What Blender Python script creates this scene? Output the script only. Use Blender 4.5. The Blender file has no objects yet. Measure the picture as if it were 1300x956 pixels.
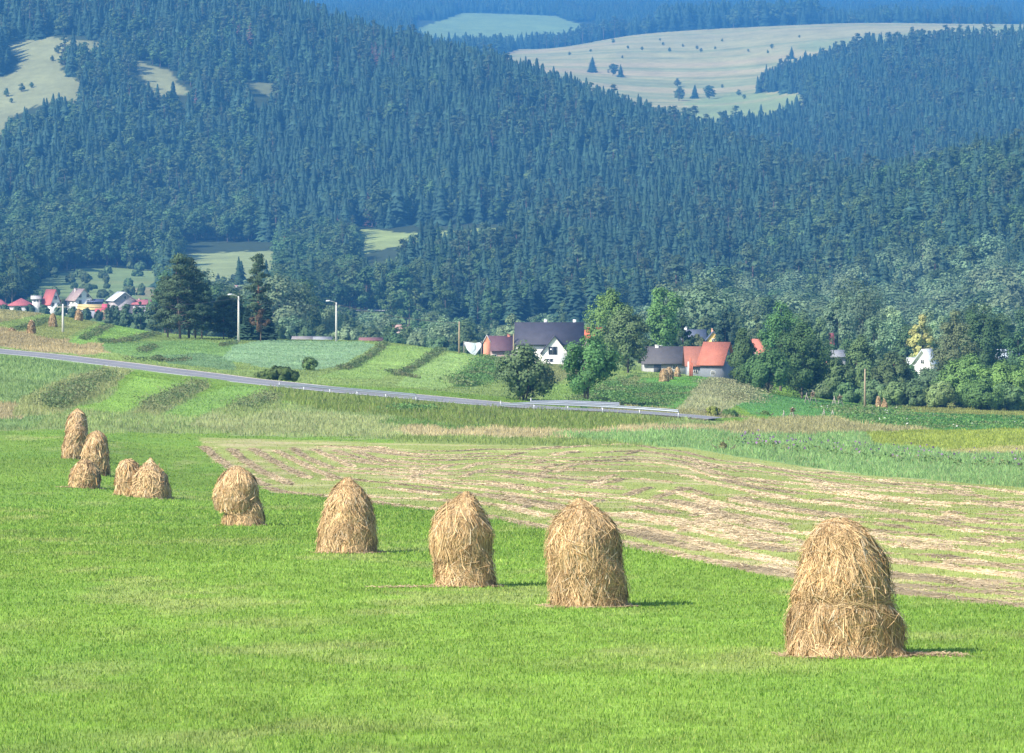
import bpy, math, random
import numpy as np
R = math.radians
rng = np.random.default_rng(11)
random.seed(5)

# ------------------------------------------------------------------ scene, camera, light
scene = bpy.context.scene
COL = scene.collection
F, U0, V0, VH = 5200.0, 650.0, 478.0, 300.0        # focal length in photo pixels, centre, eye level
TH = math.atan((V0 - VH) / F)

def tanel(v):
    return np.tan(np.arctan((V0 - np.asarray(v, float)) / F) - TH)
def sx(u, v):
    b = (V0 - np.asarray(v, float)) / F
    return ((np.asarray(u, float) - U0) / F) / (math.cos(TH) + b * math.sin(TH))
def project(X, Y, Z):
    d = Y * math.cos(TH) - Z * math.sin(TH)
    up = Y * math.sin(TH) + Z * math.cos(TH)
    return U0 + F * X / d, V0 - F * up / d

cam_d = bpy.data.cameras.new('camera'); cam = bpy.data.objects.new('camera', cam_d); COL.objects.link(cam)
cam_d.sensor_width = 36; cam_d.lens = F / 1300 * 36; cam_d.clip_start = 0.5; cam_d.clip_end = 40000
cam.location = (0, 0, 0); cam.rotation_euler = (math.pi / 2 - TH, 0, 0)
scene.camera = cam

SUN_AZ, SUN_EL = 50.0, 38.0          # degrees left of straight behind the camera
sdir = np.array([-math.sin(R(SUN_AZ)) * math.cos(R(SUN_EL)), -math.cos(R(SUN_AZ)) * math.cos(R(SUN_EL)), math.sin(R(SUN_EL))])
from mathutils import Vector
sun_d = bpy.data.lights.new('sun', 'SUN'); sun_d.energy = SUN_E = 5.0; sun_d.angle = R(0.53); sun_d.color = (1.0, 0.93, 0.82)
sun = bpy.data.objects.new('sun', sun_d); COL.objects.link(sun); sun.location = (0, 0, 60)
sun.rotation_euler = Vector(sdir).to_track_quat('Z', 'Y').to_euler()
world = bpy.data.worlds.new('World'); scene.world = world; world.use_nodes = True
nt = world.node_tree; nt.nodes.clear()
wo = nt.nodes.new('ShaderNodeOutputWorld'); bg = nt.nodes.new('ShaderNodeBackground'); sk = nt.nodes.new('ShaderNodeTexSky')
sk.sky_type = 'NISHITA'; sk.sun_disc = False; sk.sun_elevation = R(SUN_EL); sk.sun_rotation = R(180 + SUN_AZ)
bg.inputs['Strength'].default_value = 0.13
nt.links.new(sk.outputs[0], bg.inputs[0]); nt.links.new(bg.outputs[0], wo.inputs[0])
scene.view_settings.view_transform = 'Standard'; scene.view_settings.look = 'None'
scene.view_settings.exposure = EXPO = 0.72; scene.view_settings.gamma = 1
scene.render.engine = 'CYCLES'
cy = scene.cycles
cy.use_denoising = True; cy.denoiser = 'OPENIMAGEDENOISE'; cy.max_bounces = 6; cy.diffuse_bounces = 2; cy.glossy_bounces = 1
cy.transmission_bounces = 2; cy.transparent_max_bounces = 4; cy.volume_bounces = 0
cy.use_adaptive_sampling = True; cy.adaptive_threshold = 0.02
cy.caustics_reflective = False; cy.caustics_refractive = False

# ------------------------------------------------------------------ noise
_L = rng.random((256, 256))
def vnoise(x, y):
    x = np.asarray(x, float); y = np.asarray(y, float)
    xi = np.floor(x).astype(int); yi = np.floor(y).astype(int)
    fx = x - xi; fy = y - yi; fx = fx * fx * (3 - 2 * fx); fy = fy * fy * (3 - 2 * fy)
    a = _L[xi & 255, yi & 255]; b = _L[(xi + 1) & 255, yi & 255]; c = _L[xi & 255, (yi + 1) & 255]; d = _L[(xi + 1) & 255, (yi + 1) & 255]
    return (a * (1 - fx) + b * fx) * (1 - fy) + (c * (1 - fx) + d * fx) * fy
def fbm(x, y, o=3):
    s = 0; a = 1; t = 0
    for k in range(o):
        s = s + a * vnoise(x * 2 ** k + 17.3 * k, y * 2 ** k + 5.1 * k); t += a; a *= .5
    return s / t

# ------------------------------------------------------------------ mesh helpers
def set_cols(me, cols):
    at = me.color_attributes.new('cover', 'FLOAT_COLOR', 'POINT')
    c = np.ones((len(me.vertices), 4), np.float32); c[:, :3] = cols
    at.data.foreach_set('color', c.ravel())
def mk(name, V, polys, cols=None, mats=None, mi=None, smooth=False):
    """polys: list of int arrays (n,k); one mesh from numpy"""
    me = bpy.data.meshes.new(name)
    V = np.asarray(V, np.float32)
    me.vertices.add(len(V)); me.vertices.foreach_set('co', V.ravel())
    loops = []; starts = []; off = 0
    for P in polys:
        P = np.asarray(P, np.int32)
        if len(P) == 0: continue
        n, k = P.shape
        loops.append(P.ravel()); starts.append(off + np.arange(n, dtype=np.int32) * k); off += n * k
    loops = np.concatenate(loops); starts = np.concatenate(starts)
    me.loops.add(len(loops)); me.loops.foreach_set('vertex_index', loops)
    me.polygons.add(len(starts)); me.polygons.foreach_set('loop_start', starts)
    if mats:
        for m in mats: me.materials.append(m)
    if mi is not None: me.polygons.foreach_set('material_index', np.asarray(mi, np.int32))
    me.update(calc_edges=True); me.validate()
    if smooth: me.polygons.foreach_set('use_smooth', np.ones(len(me.polygons), bool))
    if cols is not None: set_cols(me, cols)
    return me
def link(name, me, parent=None, loc=None, **tags):
    o = bpy.data.objects.new(name, me); COL.objects.link(o)
    if parent is not None: o.parent = parent
    if loc is not None: o.location = loc
    for k, v in tags.items():
        if v: o[k] = v
    return o
def empty(name, loc, label, category, group=None, rz=0):
    o = bpy.data.objects.new(name, None); COL.objects.link(o); o.location = loc; o.rotation_euler = (0, 0, rz)
    o['label'] = label; o['category'] = category
    if group: o['group'] = group
    return o

class Acc:
    """collects vertices, quads and triangles with colours"""
    def __init__(s): s.V = []; s.Q = []; s.T = []; s.C = []; s.n = 0
    def add(s, V, Q=None, T=None, C=(.5, .5, .5)):
        V = np.asarray(V, float).reshape(-1, 3)
        if Q is not None and len(Q): s.Q.append(np.asarray(Q, int) + s.n)
        if T is not None and len(T): s.T.append(np.asarray(T, int) + s.n)
        C = np.asarray(C, float)
        s.C.append(np.broadcast_to(C, (len(V), 3)) if C.ndim == 1 else C); s.V.append(V); s.n += len(V)
        return s
    def box(s, x0, x1, y0, y1, z0, z1, C=(.5, .5, .5)):
        V = [(x0, y0, z0), (x1, y0, z0), (x1, y1, z0), (x0, y1, z0), (x0, y0, z1), (x1, y0, z1), (x1, y1, z1), (x0, y1, z1)]
        return s.add(V, [(0, 3, 2, 1), (4, 5, 6, 7), (0, 1, 5, 4), (1, 2, 6, 5), (2, 3, 7, 6), (3, 0, 4, 7)], C=C)
    def tube(s, pts, rad, n=6, C=(.5, .5, .5)):
        pts = np.asarray(pts, float); rad = np.broadcast_to(np.asarray(rad, float), (len(pts),))
        V = []; Q = []
        for i, p in enumerate(pts):
            d = pts[min(i + 1, len(pts) - 1)] - pts[max(i - 1, 0)]; d = d / (np.linalg.norm(d) + 1e-9)
            a = np.cross(d, (0, 0, 1) if abs(d[2]) < .9 else (1, 0, 0)); a /= np.linalg.norm(a); b = np.cross(d, a)
            for k in range(n):
                t = 2 * math.pi * k / n; V.append(p + rad[i] * (math.cos(t) * a + math.sin(t) * b))
        for i in range(len(pts) - 1):
            for k in range(n): Q.append((i * n + k, i * n + (k + 1) % n, (i + 1) * n + (k + 1) % n, (i + 1) * n + k))
        m = len(V); V.append(pts[-1]); V.append(pts[0]); e = (len(pts) - 1) * n
        T = [(e + k, e + (k + 1) % n, m) for k in range(n)] + [((k + 1) % n, k, m + 1) for k in range(n)]
        return s.add(V, Q, T, C)
    def mesh(s, name, mats, smooth=False):
        P = []
        if s.Q: P.append(np.concatenate(s.Q))
        if s.T: P.append(np.concatenate(s.T))
        return mk(name, np.concatenate(s.V), P, np.concatenate(s.C), mats if isinstance(mats, list) else [mats], smooth=smooth)

# ------------------------------------------------------------------ materials
def mat(name, rough=.85, trans=0.0, rnd=0.0, n1=0.0, s1=1.0, n2=0.0, s2=10.0, bump=0.0, tint=(.5, .6, .2), spec=.3, base=None, metal=0, hue=0.0):
    m = bpy.data.materials.new(name); m.use_nodes = True; t = m.node_tree; N = t.nodes; L = t.links; N.clear()
    out = N.new('ShaderNodeOutputMaterial'); b = N.new('ShaderNodeBsdfPrincipled'); b.inputs['Roughness'].default_value = rough
    b.inputs['Specular IOR Level'].default_value = spec; b.inputs['Metallic'].default_value = metal
    if base is None:
        a = N.new('ShaderNodeAttribute'); a.attribute_name = 'cover'; c = a.outputs['Color']
    else:
        a = N.new('ShaderNodeRGB'); a.outputs[0].default_value = (*base, 1); c = a.outputs[0]
    tc = N.new('ShaderNodeTexCoord')
    def mul(c, val):
        v = N.new('ShaderNodeVectorMath'); v.operation = 'SCALE'; L.new(c, v.inputs[0]); L.new(val, v.inputs['Scale']); return v.outputs[0]
    def noise(sc, amt, det=3):
        n = N.new('ShaderNodeTexNoise'); n.inputs['Scale'].default_value = sc; n.inputs['Detail'].default_value = det; L.new(tc.outputs['Object'], n.inputs['Vector'])
        mr = N.new('ShaderNodeMapRange'); mr.inputs[1].default_value = .25; mr.inputs[2].default_value = .75; mr.inputs[3].default_value = 1 - amt; mr.inputs[4].default_value = 1 + amt
        L.new(n.outputs['Fac'], mr.inputs[0]); return mr.outputs[0], n
    if n1: v, _ = noise(s1, n1); c = mul(c, v)
    if n2: v, _ = noise(s2, n2, 5); c = mul(c, v)
    if rnd:
        oi = N.new('ShaderNodeObjectInfo'); mr = N.new('ShaderNodeMapRange'); mr.inputs[3].default_value = 1 - rnd; mr.inputs[4].default_value = 1 + rnd
        L.new(oi.outputs['Random'], mr.inputs[0]); c = mul(c, mr.outputs[0])
    if hue:
        oi = N.new('ShaderNodeObjectInfo'); wn = N.new('ShaderNodeTexWhiteNoise'); wn.noise_dimensions = '1D'; L.new(oi.outputs['Random'], wn.inputs['W'])
        mr = N.new('ShaderNodeMapRange'); mr.inputs[3].default_value = .5 - hue; mr.inputs[4].default_value = .5 + hue; L.new(wn.outputs['Value'], mr.inputs[0])
        h = N.new('ShaderNodeHueSaturation'); L.new(mr.outputs[0], h.inputs['Hue']); L.new(c, h.inputs['Color']); c = h.outputs[0]
    L.new(c, b.inputs['Base Color'])
    if bump:
        bn = N.new('ShaderNodeTexNoise'); bn.inputs['Scale'].default_value = s2; L.new(tc.outputs['Object'], bn.inputs['Vector'])
        bp = N.new('ShaderNodeBump'); bp.inputs['Strength'].default_value = bump; L.new(bn.outputs['Fac'], bp.inputs['Height']); L.new(bp.outputs[0], b.inputs['Normal'])
    if trans:
        tr = N.new('ShaderNodeBsdfTranslucent'); L.new(c, tr.inputs['Color']); mx = N.new('ShaderNodeMixShader'); mx.inputs[0].default_value = trans
        L.new(b.outputs[0], mx.inputs[1]); L.new(tr.outputs[0], mx.inputs[2]); L.new(mx.outputs[0], out.inputs['Surface'])
    else: L.new(b.outputs[0], out.inputs['Surface'])
    return m
M_ground = mat('ground_cover', .95, n1=.15, s1=.12, n2=.28, s2=2.2, spec=.1)
M_blade = mat('grass_blades', .7, trans=.35, spec=.25)
M_leaf = mat('leaves', .7, trans=.3, rnd=.22, hue=.025, spec=.25)
M_needle = mat('needles', .75, trans=.15, rnd=.25, hue=.02, spec=.2)
M_bark = mat('bark', .9, n2=.3, s2=4, spec=.1)
M_hay = mat('dry_hay', .8, spec=.2, trans=.12)
M_paint = mat('weathered_surface', .8, n1=.1, s1=.6, n2=.08, s2=6, spec=.25)
M_roof = mat('roof_covering', .7, n1=.15, s1=.8, n2=.15, s2=5, spec=.3)
M_glass = mat('window_glass', .15, base=(.03, .04, .05), spec=.6)
M_asphalt = mat('asphalt', .8, n1=.12, s1=.3, n2=.1, s2=3)
M_metal = mat('galvanised_steel', .45, metal=.5, n1=.08, s1=.5)
M_wood = mat('grey_wood', .85, n2=.2, s2=6)
# ------------------------------------------------------------------ terrain
def pl(Y): return 545 + 19720.0 / Y
NEARK = [40, 46, 52, 60, 70, 80, 95, 110, 130, 160]
T = {
 -150: [(200, 635), (240, 600), (280, 570), (330, 535), (400, 490), (460, 455), (500, 443), (560, 415), (640, 400), (740, 392), (800, 388), (950, 400), (1200, 408), (1500, 392), (1700, 375), (2000, 335), (2200, 295), (2500, 200), (2800, 100), (3000, 30), (3300, -60), (3700, -90), (4500, -40), (9000, 40)],
 0: [(200, 640), (240, 608), (280, 578), (330, 540), (400, 495), (460, 460), (500, 448), (560, 425), (640, 408), (740, 395), (800, 392), (900, 402), (1200, 405), (1450, 390), (1700, 372), (2000, 340), (2300, 268), (2500, 200), (2650, 165), (2800, 110), (2950, 45), (3050, 5), (3300, -60), (3600, -80), (4500, -40), (9000, 40)],
 100: [(200, 642), (240, 605), (270, 582), (310, 556), (350, 530), (400, 500), (450, 472), (490, 459), (560, 432), (640, 415), (740, 407), (800, 404), (860, 404), (950, 412), (1200, 405), (1450, 390), (1700, 370), (2000, 343), (2300, 270), (2500, 190), (2650, 150), (2800, 90), (2950, 30), (3100, -20), (3300, -60), (3600, -70), (4500, -40), (9000, 40)],
 200: [(200, 645), (240, 620), (280, 595), (330, 558), (380, 525), (430, 494), (475, 471), (520, 455), (580, 440), (650, 430), (720, 424), (800, 424), (900, 430), (1100, 425), (1450, 395), (1700, 368), (2000, 348), (2200, 318), (2350, 290), (2600, 200), (2800, 110), (2950, 50), (3150, -20), (3500, -60), (4500, -20), (9000, 40)],
 300: [(200, 646), (240, 625), (280, 597), (330, 560), (380, 532), (430, 503), (465, 484), (520, 463), (580, 446), (650, 431), (720, 430), (800, 437), (900, 445), (1200, 430), (1500, 400), (1800, 362), (2100, 330), (2250, 312), (2400, 280), (2600, 200), (2800, 115), (3000, 40), (3200, -10), (3500, -40), (5000, 0), (9000, 40)],
 400: [(200, 645), (240, 625), (280, 598), (330, 563), (380, 538), (430, 508), (455, 493), (520, 470), (600, 443), (650, 432), (700, 432), (800, 445), (1000, 450), (1300, 430), (1500, 410), (1800, 375), (2100, 335), (2300, 300), (2600, 205), (2800, 140), (3000, 70), (3150, 30), (3400, 60), (4500, 60), (5500, 35), (6500, 25), (7500, 12), (8500, 12), (9500, 10)],
 500: [(200, 645), (240, 625), (280, 598), (330, 564), (380, 540), (430, 512), (445, 503), (520, 475), (600, 445), (660, 433), (700, 436), (800, 450), (1000, 455), (1300, 435), (1500, 410), (1800, 370), (2050, 330), (2150, 312), (2300, 293), (2350, 290), (2500, 240), (2700, 160), (2900, 95), (3050, 62), (3300, 90), (4000, 90), (4600, 75), (5500, 42), (6500, 24), (7500, 12), (8500, 12)],
 600: [(200, 645), (240, 625), (280, 598), (330, 566), (380, 542), (438, 513), (520, 484), (580, 462), (640, 449), (700, 455), (800, 464), (1000, 464), (1300, 440), (1500, 415), (1600, 398), (1800, 360), (2050, 315), (2300, 290), (2500, 230), (2700, 160), (2850, 110), (2950, 82), (3200, 110), (4000, 100), (5000, 68), (5700, 50), (6000, 44), (6600, 20), (7500, 12), (8500, 12)],
 700: [(200, 645), (240, 625), (280, 598), (330, 568), (380, 546), (430, 520), (500, 502), (560, 486), (640, 471), (760, 463), (900, 463), (1000, 462), (1300, 440), (1500, 415), (1650, 395), (1850, 355), (2050, 315), (2300, 290), (2500, 240), (2700, 170), (2850, 122), (3200, 140), (4000, 110), (4500, 85), (5000, 62), (5500, 66), (6000, 44), (6500, 24), (7500, 14), (8500, 10)],
 800: [(200, 645), (240, 625), (280, 600), (330, 570), (380, 548), (424, 525), (480, 507), (540, 488), (600, 477), (760, 467), (900, 466), (1200, 450), (1500, 420), (1700, 395), (1900, 350), (2100, 310), (2350, 280), (2550, 220), (2750, 163), (2900, 160), (3500, 158), (4000, 128), (4500, 85), (5000, 48), (5300, 42), (5800, 50), (6500, 35), (7000, 20), (8500, 10)],
 900: [(200, 644), (240, 627), (280, 605), (330, 577), (380, 555), (418, 533), (480, 508), (520, 492), (560, 484), (640, 480), (800, 472), (1200, 455), (1500, 420), (1750, 385), (2000, 330), (2300, 270), (2500, 220), (2650, 198), (2750, 197), (3200, 190), (3600, 164), (3900, 132), (4100, 122), (4500, 85), (5000, 47), (5300, 34), (5800, 42), (7000, 20), (8500, 10)],
 1000: [(200, 643), (240, 627), (280, 610), (330, 590), (380, 565), (430, 542), (480, 525), (540, 510), (600, 502), (700, 496), (1000, 478), (1400, 440), (1600, 410), (1800, 370), (2000, 320), (2200, 270), (2400, 245), (2500, 238), (3000, 230), (3400, 170), (3700, 140), (3900, 120), (4300, 95), (4600, 62), (5100, 30), (5800, 38), (7000, 22), (8500, 10)],
 1100: [(200, 643), (240, 627), (280, 615), (330, 600), (380, 576), (430, 554), (480, 538), (540, 524), (600, 516), (700, 508), (900, 500), (1200, 480), (1400, 440), (1550, 400), (1700, 340), (1850, 290), (1950, 258), (2100, 270), (2600, 260), (3000, 210), (3400, 150), (3700, 100), (3900, 74), (4300, 72), (4700, 45), (5200, 27), (6000, 36), (7000, 22), (8500, 10)],
 1200: [(200, 643), (240, 627), (280, 616), (330, 604), (380, 580), (430, 558), (480, 540), (540, 526), (600, 518), (700, 510), (1000, 500), (1250, 470), (1400, 430), (1550, 375), (1700, 310), (1850, 255), (1950, 234), (2100, 250), (2600, 240), (3000, 190), (3400, 130), (3700, 88), (3900, 62), (4300, 62), (4800, 37), (5200, 29), (6000, 38), (7000, 22), (8500, 10)],
 1320: [(200, 643), (240, 627), (280, 617), (330, 607), (380, 582), (430, 560), (480, 541), (540, 527), (600, 520), (700, 512), (1000, 500), (1250, 465), (1400, 420), (1550, 360), (1700, 290), (1850, 230), (1950, 214), (2100, 230), (2600, 220), (3000, 170), (3400, 115), (3700, 76), (3900, 52), (4300, 55), (4800, 35), (5200, 30), (6000, 38), (7000, 22), (8500, 10)],
}
TU = sorted(T)
YG = np.exp(np.linspace(math.log(40), math.log(14000), 1500))
def gs(a, sig, axis):
    k = int(3 * sig) + 1; w = np.exp(-.5 * (np.arange(-k, k + 1) / sig) ** 2); w /= w.sum()
    pad = [(0, 0)] * a.ndim; pad[axis] = (k, k); ap = np.pad(a, pad, mode='edge')
    return np.apply_along_axis(lambda r: np.convolve(r, w, 'valid'), axis, ap)
tab = []
for u in TU:
    kn = [(Y, pl(Y)) for Y in NEARK] + T[u]
    if kn[-1][0] < 9400: kn = kn + [(9500, 10)]
    kn = kn + [(11500, 3), (14000, -6)]
    k = np.array(kn, float)
    vv = np.interp(1 / YG[::-1], 1 / k[::-1, 0], k[::-1, 1])[::-1]
    tab.append(tanel(vv))
tab = np.array(tab)
UG = np.arange(-150, 1321, 6.0)
t2 = np.array([np.interp(UG, TU, tab[:, j]) for j in range(len(YG))]).T       # [u, Y]
lz = t2.copy()
t2 = gs(t2, 5, 0)
far = np.clip((YG - 250) / 200, 0, 1)[None, :]
t2s = gs(t2, 5, 1); t2 = t2 * (1 - far) + t2s * far
near = np.clip((YG - 120) / 80, 0, 1)[None, :]
t2 = lz * (1 - near) + t2 * near
def zt(X, Y):
    X = np.asarray(X, float); Y = np.asarray(Y, float)
    Yc = np.maximum(Y, 40.0)
    u = U0 + F * X / Yc
    fu = np.clip((u - UG[0]) / 6.0, 0, len(UG) - 1.001); iu = fu.astype(int); fu = fu - iu
    fy = np.clip(np.log(Yc / 40) / math.log(14000 / 40) * (len(YG) - 1), 0, len(YG) - 1.001); iy = fy.astype(int); fy = fy - iy
    t = (t2[iu, iy] * (1 - fu) + t2[iu + 1, iy] * fu) * (1 - fy) + (t2[iu, iy + 1] * (1 - fu) + t2[iu + 1, iy + 1] * fu) * fy
    z = t * Yc
    z = np.where(Y < 40, z + (Y - 40) * -0.0471, z)
    und = np.clip((Y - 30) / 100, .3, 1) * (fbm(X / 9.0 + 3, Y / 9.0, 2) - .5) * .16
    return z + und * np.clip(Y / 400, .35, 1.5)
YR = np.exp(np.linspace(math.log(41), math.log(12500), 9000))
def place(u, v, ymin=41, ymax=12500):
    s = float(sx(u, v)); t = float(tanel(v)); Ys = YR[(YR >= ymin) & (YR <= ymax)]
    hit = zt(s * Ys, Ys) >= t * Ys
    i = int(np.argmax(hit)) if hit.any() else len(Ys) - 1
    Y = Ys[i]; X = s * Y
    return np.array([X, Y, float(zt(X, Y))])
def at(u, Y):
    X = (u - U0) / F * Y
    z = float(zt(X, Y)); v = project(X, Y, z)[1]; X = float(sx(u, v)) * Y
    return np.array([X, Y, float(zt(X, Y))])

def inpoly(u, v, P):
    P = np.asarray(P, float); c = np.zeros(np.shape(u), bool); j = len(P) - 1
    for i in range(len(P)):
        xi, yi = P[i]; xj, yj = P[j]
        if yi != yj: c ^= ((yi > v) != (yj > v)) & (u < (xj - xi) * (v - yi) / (yj - yi) + xi)
        j = i
    return c

# ------------------------------------------------------------------ land cover
G_NEAR = (.188, .300, .050); G_MOWN = (.315, .360, .105); STRAW = (.46, .36, .21); DRY = (.36, .31, .16); YEL = (.27, .30, .075)
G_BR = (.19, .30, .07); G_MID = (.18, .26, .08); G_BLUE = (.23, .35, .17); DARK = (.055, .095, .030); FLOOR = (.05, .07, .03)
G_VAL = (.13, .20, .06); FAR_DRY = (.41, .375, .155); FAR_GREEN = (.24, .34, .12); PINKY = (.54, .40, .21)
MOWN = [(250, 556), (400, 560), (560, 563), (700, 566), (870, 568), (935, 580), (1100, 603), (1330, 622), (1430, 640), (1430, 790), (1320, 772), (1150, 757), (1000, 738), (850, 703), (700, 674), (640, 657), (560, 647), (470, 639), (410, 629), (345, 626), (300, 600), (268, 582)]
# (polygon in the photo, nearest Y, farthest Y, colour, blade height m, jitter px)
COVER = [
 ([(-400, 575), (60, 545), (120, 548), (250, 552), (300, 553), (600, 560), (880, 565), (1500, 620), (1500, 300), (-400, 300)], 250, 420, (.25, .32, .11), .45, 5),
 ([(-400, 560), (40, 545), (100, 500), (160, 470), (0, 440), (-400, 430)], 300, 520, (.20, .29, .10), .4, 3),
 ([(-60, 515), (20, 510), (42, 520), (30, 532), (-60, 532)], 300, 520, DRY, .5, 3),
 ([(90, 518), (130, 510), (172, 478), (235, 487), (190, 505), (155, 526)], 280, 500, (.25, .40, .08), .12, 1.5),
 ([(205, 525), (260, 500), (300, 488), (345, 492), (300, 510), (250, 530)], 280, 500, (.21, .34, .08), .2, 2),
 ([(255, 528), (330, 520), (520, 532), (560, 552), (510, 556), (300, 552), (240, 540)], 300, 460, (.30, .34, .14), .5, 3),
 ([(15, 530), (30, 505), (90, 478), (150, 464), (172, 470), (130, 500), (80, 525)], 280, 480, (.28, .31, .12), .55, 3),
 ([(165, 525), (205, 500), (250, 484), (270, 490), (235, 508), (200, 528)], 280, 480, (.27, .30, .12), .5, 2),
 ([(280, 525), (310, 505), (345, 495), (370, 500), (350, 520), (310, 530)], 280, 480, (.24, .30, .10), .45, 2),
 ([(480, 535), (560, 520), (620, 530), (640, 545), (555, 552)], 330, 460, (.15, .235, .06), .5, 4),
 ([(520, 540), (560, 543), (900, 540), (1000, 530), (1080, 533), (1010, 552), (880, 553), (700, 562), (560, 560), (500, 548)], 300, 500, (.42, .36, .19), .5, 4),
 ([(500, 552), (700, 556), (860, 556), (900, 560), (880, 570), (500, 566)], 280, 420, (.22, .28, .08), .4, 3),
 ([(340, 488), (520, 503), (600, 516), (740, 524), (870, 534), (740, 546), (600, 545), (520, 530), (400, 520), (350, 505)], 380, 460, (.19, .25, .06), .75, 3),
 ([(690, 552), (870, 545), (1000, 545), (1330, 560), (1500, 570), (1500, 640), (1100, 606), (935, 583), (870, 570)], 250, 480, (.22, .34, .12), .55, 2),
 ([(1100, 549), (1180, 546), (1330, 543), (1500, 543), (1500, 578), (1240, 573), (1110, 564)], 300, 520, (.27, .32, .06), .35, 2),
 ([(1190, 571), (1330, 565), (1500, 565), (1500, 576), (1330, 577), (1210, 575)], 300, 520, (.38, .36, .14), .3, 2),
 ([(900, 545), (960, 532), (1070, 527), (1190, 545), (1100, 549), (960, 552)], 380, 560, (.34, .32, .15), .55, 3),
 ([(1060, 527), (1120, 522), (1210, 524), (1330, 530), (1330, 543), (1230, 546), (1140, 541), (1080, 536)], 430, 600, (.10, .24, .06), .35, 2),
 ([(930, 512), (970, 500), (1020, 505), (1080, 512), (1120, 522), (1060, 530), (960, 528)], 440, 640, (.13, .29, .075), .12, 2),
 ([(1100, 520), (1180, 512), (1330, 516), (1500, 520), (1500, 530), (1330, 530), (1140, 524)], 500, 800, (.26, .28, .08), .3, 2),
 # beyond the road
 ([(-400, 300), (1500, 300), (1500, 480), (880, 480), (880, 530), (700, 517), (500, 500), (300, 480), (100, 456), (0, 446), (-400, 440)], 470, 1050, (.25, .33, .10), .18, 3),
 ([(-200, 420), (0, 416), (60, 428), (140, 440), (150, 447), (100, 452), (0, 440), (-200, 436)], 480, 660, (.40, .33, .17), .45, 3),
 ([(-200, 385), (0, 390), (50, 393), (60, 398), (0, 410), (-200, 410)], 600, 900, (.33, .31, .14), .4, 3),
 ([(20, 418), (60, 408), (95, 400), (135, 404), (120, 412), (78, 432), (50, 428)], 520, 900, (.26, .29, .09), .1, 2),
 ([(85, 434), (130, 410), (205, 406), (205, 418), (170, 426), (130, 436), (100, 438)], 520, 900, (.26, .41, .10), .12, 2),
 ([(130, 435), (260, 432), (300, 438), (300, 462), (200, 458), (130, 446)], 480, 700, (.20, .32, .10), .14, 3),
 ([(195, 452), (255, 448), (290, 455), (300, 470), (220, 462)], 450, 700, (.17, .27, .12), .15, 3),
 ([(298, 438), (330, 432), (460, 434), (478, 438), (430, 466), (400, 470), (330, 466), (280, 456)], 450, 760, (.26, .39, .20), .13, 2),
 ([(430, 470), (490, 438), (560, 442), (530, 462), (480, 482), (400, 480)], 450, 760, (.27, .39, .11), .12, 2),
 ([(500, 490), (545, 458), (570, 448), (640, 452), (600, 478), (560, 495)], 450, 760, (.29, .41, .13), .12, 2),
 ([(575, 492), (610, 465), (640, 458), (625, 480), (600, 492)], 450, 760, (.09, .17, .05), .5, 2),
 ([(690, 500), (700, 488), (790, 490), (770, 520), (690, 512)], 440, 760, (.22, .33, .08), .15, 2),
 ([(660, 505), (640, 470), (700, 462), (760, 470), (720, 480)], 440, 760, (.23, .25, .10), .3, 3),
 ([(745, 522), (790, 490), (815, 478), (800, 478), (770, 490), (735, 518)], 430, 760, (.10, .20, .05), .6, 2),
 ([(760, 514), (795, 484), (806, 478), (812, 480), (775, 516)], 430, 760, (.27, .28, .11), .4, 1),
 ([(775, 518), (815, 480), (880, 482), (890, 500), (870, 520)], 430, 760, (.16, .32, .08), .2, 2),
 ([(815, 480), (880, 478), (905, 476), (900, 492), (860, 486)], 430, 760, (.15, .31, .06), .1, 2),
 ([(860, 520), (885, 492), (905, 478), (960, 486), (955, 505), (920, 522)], 430, 760, (.34, .35, .18), .5, 3),
 ([(700, 524), (830, 524), (890, 530), (960, 532), (900, 522), (800, 515)], 425, 560, (.30, .29, .13), .4, 3),
 # valley and hill clearings
 ([(30, 400), (40, 362), (65, 350), (110, 340), (205, 343), (210, 400)], 1300, 2150, (.20, .27, .10), 0, 3),
 ([(105, 357), (205, 357), (205, 360), (105, 361)], 1300, 2150, (.22, .27, .10), 0, 1),
 ([(170, 365), (205, 365), (205, 378), (175, 377)], 1300, 2150, (.26, .24, .12), 0, 2),
 ([(225, 345), (245, 322), (352, 318), (354, 352), (230, 360)], 1500, 2350, (.30, .35, .14), 0, 3),
 ([(458, 290), (520, 296), (645, 288), (644, 300), (540, 304), (480, 318), (460, 324)], 1900, 2500, (.30, .36, .12), 0, 2),
 ([(400, 405), (430, 396), (780, 394), (790, 402), (420, 414)], 1450, 1780, (.16, .25, .07), 0, 2),
 ([(390, 388), (410, 392), (420, 400), (405, 405)], 1400, 1780, (.35, .28, .18), 0, 2),
 ([(10, 52), (60, 47), (130, 54), (128, 74), (110, 82), (85, 74), (74, 84), (104, 105), (98, 130), (60, 130), (35, 138), (10, 152), (0, 175), (-200, 185), (-200, 100), (12, 97), (26, 78), (12, 62)], 2300, 3200, (.27, .28, .13), 0, 3),
 ([(170, 76), (215, 90), (240, 120), (200, 124), (190, 112), (174, 88)], 2400, 3200, (.27, .28, .13), 0, 2),
 ([(305, 104), (350, 106), (346, 124), (325, 113)], 2500, 3200, (.21, .23, .10), 0, 2),
 ([(600, 20), (600, 180), (1000, 200), (1500, 200), (1500, 20)], 3300, 5350, FAR_DRY, 0, 0),
 ([(870, 130), (930, 118), (1060, 120), (1000, 160), (930, 175), (870, 160)], 3200, 4300, (.28, .34, .12), 0, 6),
 ([(1000, 60), (1040, 68), (1300, 40), (1300, 30), (1040, 52)], 4300, 5350, (.30, .34, .13), 0, 6),
 ([(525, 38), (588, 16), (705, 20), (750, 36), (700, 48), (640, 56), (560, 58)], 4600, 7000, FAR_GREEN, 0, 1),
]
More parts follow.
